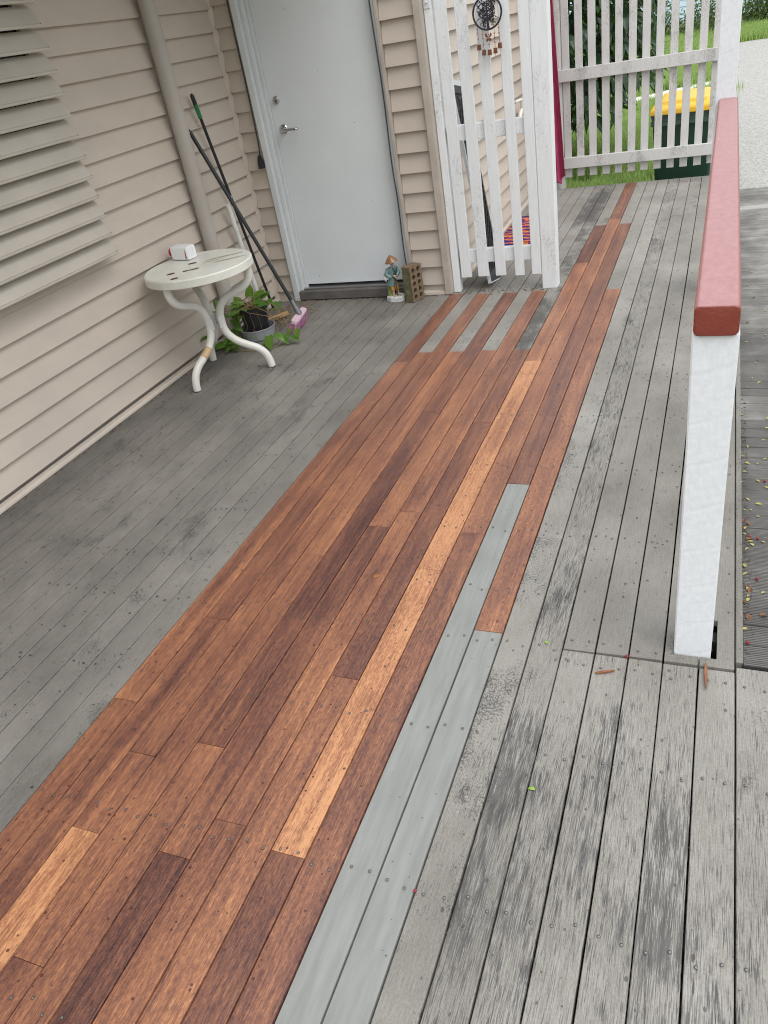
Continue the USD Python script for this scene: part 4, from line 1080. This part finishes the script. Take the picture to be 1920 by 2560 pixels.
for x0, z0, x1, z1, tl in ((-1.294, 1.496, -1.2905, 1.399, .05), (-1.267, 1.467, -1.264, 1.371, .10), (-1.233, 1.460, -1.2325, 1.368, .06), (-1.199, 1.464, -1.2005, 1.372, .02), (-1.175, 1.482, -1.1735, 1.393, .04)):
    A_, B_ = np.array([x0 - O[0], -.002, z0 - O[1]]), np.array([x1 - O[0], -.002, z1 - O[1]])
    s_ = obj('string', join(tube([A_, B_ + (0, 0, .006)], .0009, 4), *[sphere(.0013, A_ + (B_ - A_) * t, 1) for t in (.12, .28, .52, .62, .80)]), M['iron'], ch)
    for t in (.20, .44, .72): obj('bead', sphere(.0050, A_ + (B_ - A_) * (t + U(-.03, .03)), 2), M['bead'], s_, smooth=True)
    obj('bell', bell(B_[0], B_[2], tl), M['bell'], s_)
c = np.array([-.0005, -.006, 1.425 - O[1]])
obj('butterfly', join(*[hull([c + (q * a * 1.5, d, z * 1.45) for a, z in P_ for d in (-.0006, .0006)]) for q in (-1, 1) for P_ in (((.0008, .001), (.0085, .0165), (.0125, .0135), (.0115, .004), (.001, -.001)), ((.0008, 0), (.0095, -.003), (.0095, -.009), (.004, -.0135), (.0008, -.008)))]), M['bell'], ch)

# ------------------------------------------------------------------ inside the alcove
fs = thing('security_screen', 'dark grille screen panel leaning on the wall behind the gate', 'screen panel')
p0, p1 = np.array([-1.405, 5.03, .004]), np.array([-1.405, 5.275, .004])
p0 = np.array([-1.368, 4.975, .036]); q0 = np.array([-1.566, 5.185, 1.20]); upv = q0 - p0; upv /= np.linalg.norm(upv); alg = np.array([0, 1.0, 0]); alg = alg - upv * (alg @ upv); alg /= np.linalg.norm(alg); nrm = np.cross(alg, upv)
HS, WS = np.linalg.norm(q0 - p0), .25
def sp(a, h, d=0): return p0 + alg * a + upv * h + nrm * d
def bar(a0, a1, h0, h1, d0=-.008, d1=.008): return hull([sp(a, h, d) for a in (a0, a1) for h in (h0, h1) for d in (d0, d1)])
obj('frame', join(bar(0, .022, 0, HS), bar(WS - .022, WS, 0, HS), bar(.0225, WS - .0225, 0, .03), bar(.0225, WS - .0225, HS - .045, HS)), M['mesh'], fs)
obj('edge_strip', join(bar(-.012, -.0005, -.006, HS + .03, -.010, .010), bar(0, WS, HS + .0005, HS + .03), bar(0, WS, -.008, -.0005)), M['frame'], fs)
gr = []
for k in range(-4, 22):
    for dr in (-1, 1):
        h0 = k * .075
        P = [(a, h0 + dr * (a - WS / 2) * 1.75) for a in np.linspace(.022, WS - .022, 5)]
        P = [sp(a, h, .002) for a, h in P if .028 < h < HS - .044]
        if len(P) > 1: gr.append(tube(P, .0035, 4))
obj('grille', join(*gr), M['mesh'], fs, kind='stuff')
obj('flyscreen', bar(.02, WS - .02, .025, HS - .04, -.005, -.003), M['flyscreen'], fs)
gx_, gy_ = np.meshgrid(np.linspace(-1.575, -1.30, 34), np.linspace(5.94, 6.74, 60), indexing='ij')
hz = .012 + .035 * meshkit.fbm(np.c_[gx_.ravel() * 6, gy_.ravel() * 13, 0 * gx_.ravel()], 3, 4) ** 1.4
jx = .02 * (meshkit.fbm(np.c_[gy_.ravel() * 9, 0 * gx_.ravel(), 0 * gx_.ravel()], 2, 8) - .5)
v = np.c_[gx_.ravel() + jx, gy_.ravel(), hz]
edge = (np.abs(gx_.ravel() + 1.4375) > .132) | (np.abs(gy_.ravel() - 6.34) > .395)
v[edge, 2] = .003
obj('rag_rug', (v, np.array([(i * 60 + j, (i + 1) * 60 + j, (i + 1) * 60 + j + 1, i * 60 + j + 1) for i in range(33) for j in range(59)])), M['rug'], smooth=True, label='crumpled purple and orange rag rug lying behind the gate', cat='rug')
tp = thing('garden_tap', 'cream outdoor tap on the alcove wall behind the gate', 'tap')
obj('body', join(tube([(-1.600, 7.36, .80), (-1.565, 7.34, .80), (-1.552, 7.25, .80), (-1.550, 7.05, .80)], [.019, .019, .018, .020], 12), tube(spline([(-1.550, 7.09, .80), (-1.550, 7.00, .785), (-1.548, 6.95, .735)], 5), [.020, .017, .015], 12)), M['tap'], tp, smooth=40)
obj('handle', join(tube([(-1.55, 7.07, .81), (-1.55, 7.03, .865)], .011, 10), tube(spline([(-1.588, 6.99, .868), (-1.55, 7.03, .876), (-1.512, 7.07, .868)], 4), .012, 8)), M['tap'], tp, smooth=True)
# magenta cloth gathered behind the square post
rings_ = []
for z in np.linspace(.10, 2.0, 26):
    k = (2.0 - z) / 1.9
    x0, x1 = -1.50, -1.392 + .092 * k ** .8
    t = np.linspace(0, 1, 40)
    xs = x0 + (x1 - x0) * t
    ys = 7.60 + .030 * (.5 + .5 * k) * np.sin(t * 16.5 + .5 * math.sin(z * 1.2)) - .025 * t
    zs = z + (.018 * np.sin(t * 21) - .05 * (t > .80) * -1.0) * (z < .101)
    rings_.append(np.vstack([np.c_[xs, ys, zs], np.c_[xs, ys + .004, zs][::-1]]))
obj('cloth', fix(loft(rings_)), M['curtain'], smooth=50, label='magenta cloth hanging in long folds beside the square white post', cat='cloth')

# ------------------------------------------------------------------ wheelie bin beyond the deck
bn = thing('wheelie_bin', 'dark green wheelie bin with a yellow lid behind the paling fence', 'bin', (-.338, 8.62, GZ), -.02)
def rrect(hw, y0, y1, z, r=.03, n=4):
    out = []
    for qx, yy, a0 in ((1, y0, -90), (1, y1, 0), (-1, y1, 90), (-1, y0, 180)):
        cx, cy = qx * (hw - r), yy + (r if yy == y0 else -r)
        for k in range(n):
            g = math.radians(a0 + 90 * k / (n - 1)); out.append((cx + r * math.cos(g), cy + r * math.sin(g), z))
    return out
obj('body', fix(loft([rrect(.225, -.27, .27, .02), rrect(.23, -.275, .28, .05), rrect(.270, -.315, .36, .80), rrect(.272, -.316, .362, .845)])), M['binbody'], bn, smooth=35)
obj('rim', fix(loft([rrect(.278, -.325, .37, .830), rrect(.290, -.338, .375, .834), rrect(.290, -.338, .375, .868), rrect(.283, -.330, .375, .872), rrect(.283, -.330, .375, .900), rrect(.288, -.336, .375, .904), rrect(.288, -.336, .375, .924)])), M['binrim'], bn)
lid = []
for hw, y0, y1, z, r in ((.290, -.352, .37, .926, .05), (.297, -.362, .38, .930, .055), (.297, -.362, .38, .958, .055), (.288, -.350, .375, .978, .055), (.262, -.322, .35, .996, .05), (.245, -.30, .34, .999, .05)):
    lid.append(rrect(hw, y0, y1, z, r, 5))
for hw, y0, y1, z, r in ((.235, -.285, .33, 1.002, .05), (.222, -.268, .32, 1.028, .05), (.19, -.22, .30, 1.040, .05)):
    lid.append(rrect(hw, y0, y1, z, r, 5))
obj('lid', fix(loft(lid)), M['binlid'], bn, smooth=35)
for q in (-1, 1):
    obj('wheel', put(lathe([(0, -.02), (.09, -.02), (.10, -.01), (.10, .01), (.09, .02), (0, .02)], 20), frame((0, 1, 0), (1, 0, 0)), (q * .235, .33, .10)), M['rubber'], bn, smooth=35)
obj('handle', tube([(-.22, .40, .90), (.22, .40, .90)], .016, 10), M['binbody'], bn, smooth=True)
pr = []
for zt, cells in ((.625, 7), (.585, 9)):
    for k in range(cells):
        x = -.045 + .105 * k / cells
        pr.append(hull([(x + dx, -.306 + dy + .0005 * 0, zt + dz) for dx in (0, .105 / cells * .62) for dy in (-.002, .004) for dz in (0, U(.014, .020))]))
obj('embossed_print', join(*pr), M['binprint'], bn)

# ------------------------------------------------------------------ big-leaved tree behind the fence
tree = thing('broadleaf_tree', 'dense tree with large glossy dark leaves behind the paling fence', 'tree', (-1.95, 11.0, float(gz(11.0))))
obj('trunk', join(tube(spline([(0, 0, -.05), (.03, 0, .6), (-.02, .05, 1.3), (.05, .1, 2.4)], 5), [.085, .07, .06, .03], 10), *[tube(spline([(0, 0, .9 + .22 * i), (.5 * math.cos(g), .5 * math.sin(g), 1.2 + .2 * i), (.95 * math.cos(g), .95 * math.sin(g), 1.15 + .22 * i)], 4), [.03, .018, .008], 6) for i, g in enumerate((-.4, 2.4, -1.6, .8, 3.9, -2.6, .1))]), M['trunk'], tree, smooth=True)
lf = []
for i in range(6200):
    # a broad skirted crown, thinner towards its edge
    while True:
        p = np.array([U(-1.6, 1.15), U(-1.1, 1.1), U(.62, 3.4)])
        e = (p[0] / 1.30) ** 2 + (p[1] / 1.1) ** 2 + (max(0, p[2] - 1.7) / 1.9) ** 2
        if e < 1 and U(0, 1) < .5 + .5 * e and not (p[2] < .95 and p[0] > .75): break
    L = U(.14, .25)
    g = math.atan2(p[1], p[0]) + U(-1.1, 1.1)
    h = (math.cos(g), math.sin(g), U(-1.5, .25))
    lf.append(put(leaf(L, L * U(.28, .36), .16, U(.1, .5)), frame(h, (U(-.4, .4), U(-.4, .4), 1), U(-.7, .7)), p))
obj('crown', join(*lf), M['shrubleaf'], tree, kind='stuff')

# ------------------------------------------------------------------ low hedge and pale blue house beyond the lawn
def bush(cx, cy, rx, ry, h, n, L, seed, thin=0.0):
    r = np.random.default_rng(seed); out = []
    z0 = float(gz(cy))
    while len(out) < n:
        p = np.array([r.uniform(-1, 1), r.uniform(-1, 1), r.uniform(0, 1)])
        k = meshkit.fbm(np.array([[p[0] * 2.2 + seed, p[1] * 2.2, p[2] * 2.2]]), 2, seed)[0]
        if p[0] ** 2 + p[1] ** 2 + p[2] ** 2 * .9 > .55 + .75 * k or r.uniform() < thin * p[2]: continue
        q = np.array([cx + p[0] * rx, cy + p[1] * ry, z0 + .02 + p[2] * h])
        l_ = L * r.uniform(.7, 1.3); d = r.normal(size=3); d[2] = d[2] * .5 + .45
        out.append(put((np.array([(0, 0, 0), (l_ * .5, l_ * .22, .004), (l_, 0, 0), (l_ * .5, -l_ * .22, .004)]), np.array([(0, 1, 2), (0, 2, 3)])), frame(d, r.normal(size=3)), q))
    return join(*out)
for i, (cx, cy, rx, ry, h, n, thin) in enumerate([(.85, 23.9, .85, .6, .95, 3600, .1), (2.1, 24.2, .9, .7, 1.0, 2600, .1), (-.55, 24.0, .60, .5, .86, 1500, .55), (-1.75, 24.1, .8, .6, .80, 1500, .5), (-3.2, 24.2, .9, .6, .9, 1200, .3)]):
    sh = thing('garden_shrub', ['clipped olive shrub at the end of the driveway', 'olive shrub beyond the right edge of the driveway', 'thin wispy shrub seen through the right end of the paling fence', 'sparse shrub seen through the middle palings', 'shrub behind the big-leaved tree'][i], 'shrub')
    obj('foliage', bush(cx, cy, rx, ry, h, n, .085, 60 + i, thin), M['hedgeleaf'], sh, kind='stuff')
    st, z0 = [], float(gz(cy))
    for k in range(9):
        e = np.array([cx + U(-rx, rx) * .7, cy + U(-ry, ry) * .6, z0 + h * U(.5, .85)])
        st.append(tube([(cx + U(-.15, .15), cy, z0 - .02), (cx + (e[0] - cx) * .5, cy, z0 + h * .3), e], [.018, .012, .005], 5))
    obj('stems', join(*st), M['trunk'], sh)
bh = thing('blue_house', 'pale blue weatherboard house beyond the lawn and shrubs', 'house')
HY = 27.5
obj('wall', box(-9, 9, HY + .03, HY + 5, float(gz(HY)) - .3, 3.2, 0), M['house'], bh)
for k in range(20):
    z = float(gz(HY)) - .1 + .165 * k
    obj('weatherboard', hull([(x, HY + dy, zz_) for x in (-8.9, 8.9) for dy, zz_ in ((0, z), (.024, z), (.026, z + .185), (.018, z + .185))]), M['house'], bh)
obj('roof', hull([(x, y, z) for x in (-9.6, 9.6) for y, z in ((HY - .6, 3.2), (HY + 5.6, 3.2), (HY + 2.5, 4.9))]), M['ferrule'], bh)

# ------------------------------------------------------------------ grass
def tuft(seed, n=26, spread=.075):
    r = np.random.default_rng(seed); V, Fc = [], []
    for i in range(n):
        b = np.array([r.normal(0, spread), r.normal(0, spread), 0]); h = r.uniform(.05, .16); w = r.uniform(.0032, .0060)
        g = r.uniform(0, 6.28); d = np.array([math.cos(g), math.sin(g), 0]); s_ = np.array([-d[1], d[0], 0]) * w
        lean = r.uniform(.1, .8) * h
        k = len(V)
        V += [b - s_, b + s_, b + d * lean * .35 + (0, 0, h * .6) - s_ * .7, b + d * lean * .35 + (0, 0, h * .6) + s_ * .7, b + d * lean + (0, 0, h)]
        Fc += [(k, k + 1, k + 3), (k, k + 3, k + 2), (k + 2, k + 3, k + 4)]
    return np.array(V), np.array(Fc)
grass = UsdGeom.PointInstancer.Define(stage, uniq('/World', 'lawn_grass'))
tag(grass.GetPrim(), kind='stuff')
gp_ = str(grass.GetPath())
UsdGeom.Scope.Define(stage, gp_ + '/tufts')
for i in range(4):
    usdkit.mesh(stage, f'{gp_}/tufts/tuft_{i}', tuft(300 + i), M['blade'])
grass.CreatePrototypesRel().SetTargets([Sdf.Path(f'{gp_}/tufts/tuft_{i}') for i in range(4)])
P, I, O4, SC = [], [], [], []
r = np.random.default_rng(77)
while len(P) < 17000:
    y = 7.95 + (23.8 - 7.95) * r.uniform() ** 1.5
    x = r.uniform(-.40 * y, .12 if y < 21 else 2.6)
    if 9.3 > y and x > -.1 or y < 21.3 and x > 0.0: continue
    tt = ((np.array([x, y]) - a)[0]) if False else None
    dv = np.array([x - (-12.0), y - (14.7 - .586 * 9.37)])
    if abs(dv @ np.array([-.505, .863])) < .35: continue
    if abs(x + .34) < .3 and 8.3 < y < 9.0: continue
    if y < 14 and meshkit.fbm(np.array([[x * 2.6, y * 1.9, 3.0]]), 3, 12)[0] < .40: continue
    P.append((x, y, float(gz(y)) - .004)); I.append(int(r.integers(4))); g = r.uniform(0, math.pi)
    O4.append(Gf.Quath(math.cos(g), 0, 0, math.sin(g))); k = r.uniform(.7, 1.1) * (.55 + .9 * meshkit.fbm(np.array([[x * 1.9, y * 1.3, 9.0]]), 2, 5)[0]); SC.append((k, k, k * r.uniform(.8, 1.3)))
for _ in range(900):
    y = 21.25 + 2.3 * r.uniform(); x = r.uniform(-.1, 3.0)
    P.append((x, y, float(gz(y)) - .004)); I.append(int(r.integers(4))); g = r.uniform(0, math.pi)
    O4.append(Gf.Quath(math.cos(g), 0, 0, math.sin(g))); k = r.uniform(1.0, 1.6); SC.append((k, k, k))
grass.CreatePositionsAttr(Vt.Vec3fArray([Gf.Vec3f(*p) for p in P]))
grass.CreateProtoIndicesAttr(Vt.IntArray(I))
grass.CreateOrientationsAttr(Vt.QuathArray(O4))
grass.CreateScalesAttr(Vt.Vec3fArray([Gf.Vec3f(*map(float, q)) for q in SC]))

# ------------------------------------------------------------------ fallen leaves, berries, splinters, litter
YL = [(0.15, 3.372), (0.253, 3.325), (0.243, 3.231), (0.226, 3.112), (0.175, 3.035), (0.162, 2.956), (0.239, 2.949), (0.163, 2.904), (0.211, 2.895), (0.152, 2.824), (0.152, 2.746), (0.209, 2.748), (0.226, 2.71), (0.162, 2.615), (0.193, 2.58), (0.179, 2.527), (0.192, 2.489), (0.154, 2.525), (0.155, 2.398), (0.158, 2.36), (0.179, 2.319), (0.165, 2.28), (0.182, 2.295), (0.216, 2.32), (0.155, 2.16), (0.158, 2.134), (0.156, 2.041), (0.157, 2.003), (0.162, 1.998), (0.196, 2.029), (0.155, 1.848),
      (0.224, 4.506), (0.194, 4.349), (0.269, 4.395), (0.232, 4.065), (0.234, 4.025), (0.203, 3.822), (0.263, 3.786), (0.242, 3.772), (0.186, 3.701), (0.302, 4.909), (0.285, 4.477), (0.218, 5.493), (0.234, 5.836), (0.207, 7.417), (0.335, 6.395)]
for x, y in YL:
    L = U(.012, .024)
    obj('fallen_leaf', put(leaf(L, L * U(.35, .55), .3, U(-.2, .3)), frame((math.cos(U(0, 6.28)), math.sin(U(0, 6.28)), -RS)) @ rot([0, 0, 1], U(0, 6.28)), (x, y, rz(y) + U(.003, .006))), M['yleaf'],
        label='small yellow fallen leaf lying on the dark ramp boards', cat='leaf', group='yellow leaves on the ramp')
for x, y in [(0.155, 1.913), (0.155, 2.462), (0.189, 1.914), (0.156, 2.066), (0.158, 2.327), (0.155, 1.971), (.164, 2.05), (.158, 2.44), (0.234, 5.2), (.21, 4.7)]:
    L = U(.02, .034)
    obj('brown_leaf', put(leaf(L, L * .5, .5, .5), rot([0, 0, 1], U(0, 6.28)), (x, y, rz(y) + .006)), M['bleaf'], label='curled brown dead leaf lying on the dark ramp boards', cat='leaf', group='brown leaves on the ramp')
for x, y, lb in [(0.227, 2.751, 'dark red berry farthest up the ramp, among the scattered yellow leaves'), (0.194, 2.337, 'dark red berry on the ramp, right one of two close together'), (0.169, 2.348, 'dark red berry on the ramp, left one of two close together'),
                 (0.186, 2.1, 'dark red berry alone on the grooved ramp boards, nearer than the pair'), (0.155, 1.783, 'dark red berry in the corner where the ramp meets the deck')]:
    obj('berry', sphere(.0050, (x, y, rz(y) + .006), 2), M['berry'], smooth=True, label=lb, cat='berry', group='berries on the ramp')
obj('berry', sphere(.0050, (-.155, 1.659, .004), 2), M['berry'], smooth=True, label='red berry lodged in the deck joint near the white handrail post', cat='berry')
obj('berry', sphere(.0040, (-.516, .849, .0035), 2), M['berry'], smooth=True, label='small red berry on the pale weathered boards of the near deck', cat='berry')
obj('rust_spot', blot(-1.008, 1.894, .0022, .0125, .0105, .4, 21, th=.0012), M['rust'], label='round rusty brown scrap lying on the new red boards', cat='scrap')
def splinter(a, b, w, z=.002):
    a, b = np.array(a), np.array(b); d = (b - a) / np.linalg.norm(b - a); s_ = np.array([-d[1], d[0]])
    top_, bot_ = [], []
    P_ = [a, a + (b - a) * .12 + s_ * w * .8, a + (b - a) * .5 + s_ * w, a + (b - a) * .8 + s_ * w * .7, b, a + (b - a) * .7 - s_ * w * .7, a + (b - a) * .3 - s_ * w, a + (b - a) * .1 - s_ * w * .6]
    return fix(loft([[(*p, z) for p in P_], [(*(p * .96 + (a + b) / 2 * .04), z + .006) for p in P_]]))
obj('wood_splinter', splinter((-.232, 1.577), (-.180, 1.596), .0035), M['splinter'], label='thin red-brown wood splinter lying crosswise on the pale deck boards', cat='splinter')
obj('wood_splinter', splinter((.049, 1.675), (.053, 1.572), .0045), M['splinter'], label='red-brown wood splinter lying lengthwise near the foot of the white post', cat='splinter')
for i, (x, y) in enumerate([(-.380, 1.668), (-.316, 1.165)]):
    obj('green_leaf', put(leaf(.020, .010, .5, .3), rot([0, 0, 1], 1.9 + i), (x, y, .004)), M['gleaf'], label=['bright green leaf scrap on the weathered deck above the long joint', 'bright green leaf scrap on the dark streaked deck board'][i], cat='leaf')
for i, (x, y) in enumerate([(-2.905, 3.349), (-2.827, 3.209), (-2.90, 2.752), (-2.908, 2.421), (-2.905, 2.273), (-2.71, 3.531), (-2.685, 3.314), (-2.19, 3.042), (-2.547, 2.629), (-2.335, 3.645), (-2.449, 3.701), (-2.707, 3.50), (-2.137, 3.804), (-2.034, 3.746)]):
    obj('leaf_scrap', put(leaf(U(.018, .032), U(.007, .012), .5, .5), rot([0, 0, 1], U(0, 6.28)), (x, y, .004)), M['bleaf'], label='tiny brown leaf scrap lying on the grey boards between wall and table', cat='leaf scrap', group='leaf scraps on the grey boards')
dl = []
r = np.random.default_rng(5)
def grit(x, y, z, s_):
    g = r.uniform(0, 6.28); e = r.uniform(.3, .8)
    dl.append(hull([(x + s_ * k * math.cos(g + t), y + s_ * k * e * math.sin(g + t), z + h) for t, k in ((0, 1), (1.6, .6), (3.0, .9), (4.4, .7)) for h in (0, s_ * .25)]))
for _ in range(170): grit(r.uniform(-2.915, -2.895), r.uniform(1.9, 4.7), .0015, r.uniform(.003, .008))
for _ in range(70): grit(r.uniform(-2.72, -1.62), 4.860 + r.uniform(-.02, .004), .0015, r.uniform(.003, .009))
for _ in range(1100): grit(r.uniform(-2.88, -1.62), r.uniform(.9, 4.8), .0015, r.uniform(.0014, .0050) * (1 if r.uniform() < .8 else 1.5))
for _ in range(260): grit(r.uniform(-1.6, -.62), r.uniform(1.0, 4.8), .0032, r.uniform(.0014, .0038))
for _ in range(380): grit(r.uniform(-.75, .10), r.uniform(2.0, 7.7), .002, r.uniform(.002, .006))
for _ in range(130): grit(r.uniform(-.6, .2), r.uniform(.5, 2.0), .002, r.uniform(.0012, .0032))
for _ in range(160): grit(r.uniform(-1.5, -.6), r.uniform(5.0, 7.7), .002, r.uniform(.002, .006))
for _ in range(90): grit(-1.6 + r.uniform(.012, .6), r.normal(4.90, .03), .002, r.uniform(.003, .009))
for _ in range(160): grit(r.uniform(.146, .17), r.uniform(1.72, 3.6), 0, r.uniform(.002, .007))
for i in range(len(dl) - 160, len(dl)): dl[i] = (dl[i][0] + np.array([0, 0, rz(dl[i][0][:, 1].mean()) + .001]), dl[i][1])
obj('deck_litter', join(*dl), M['litter'], kind='stuff')
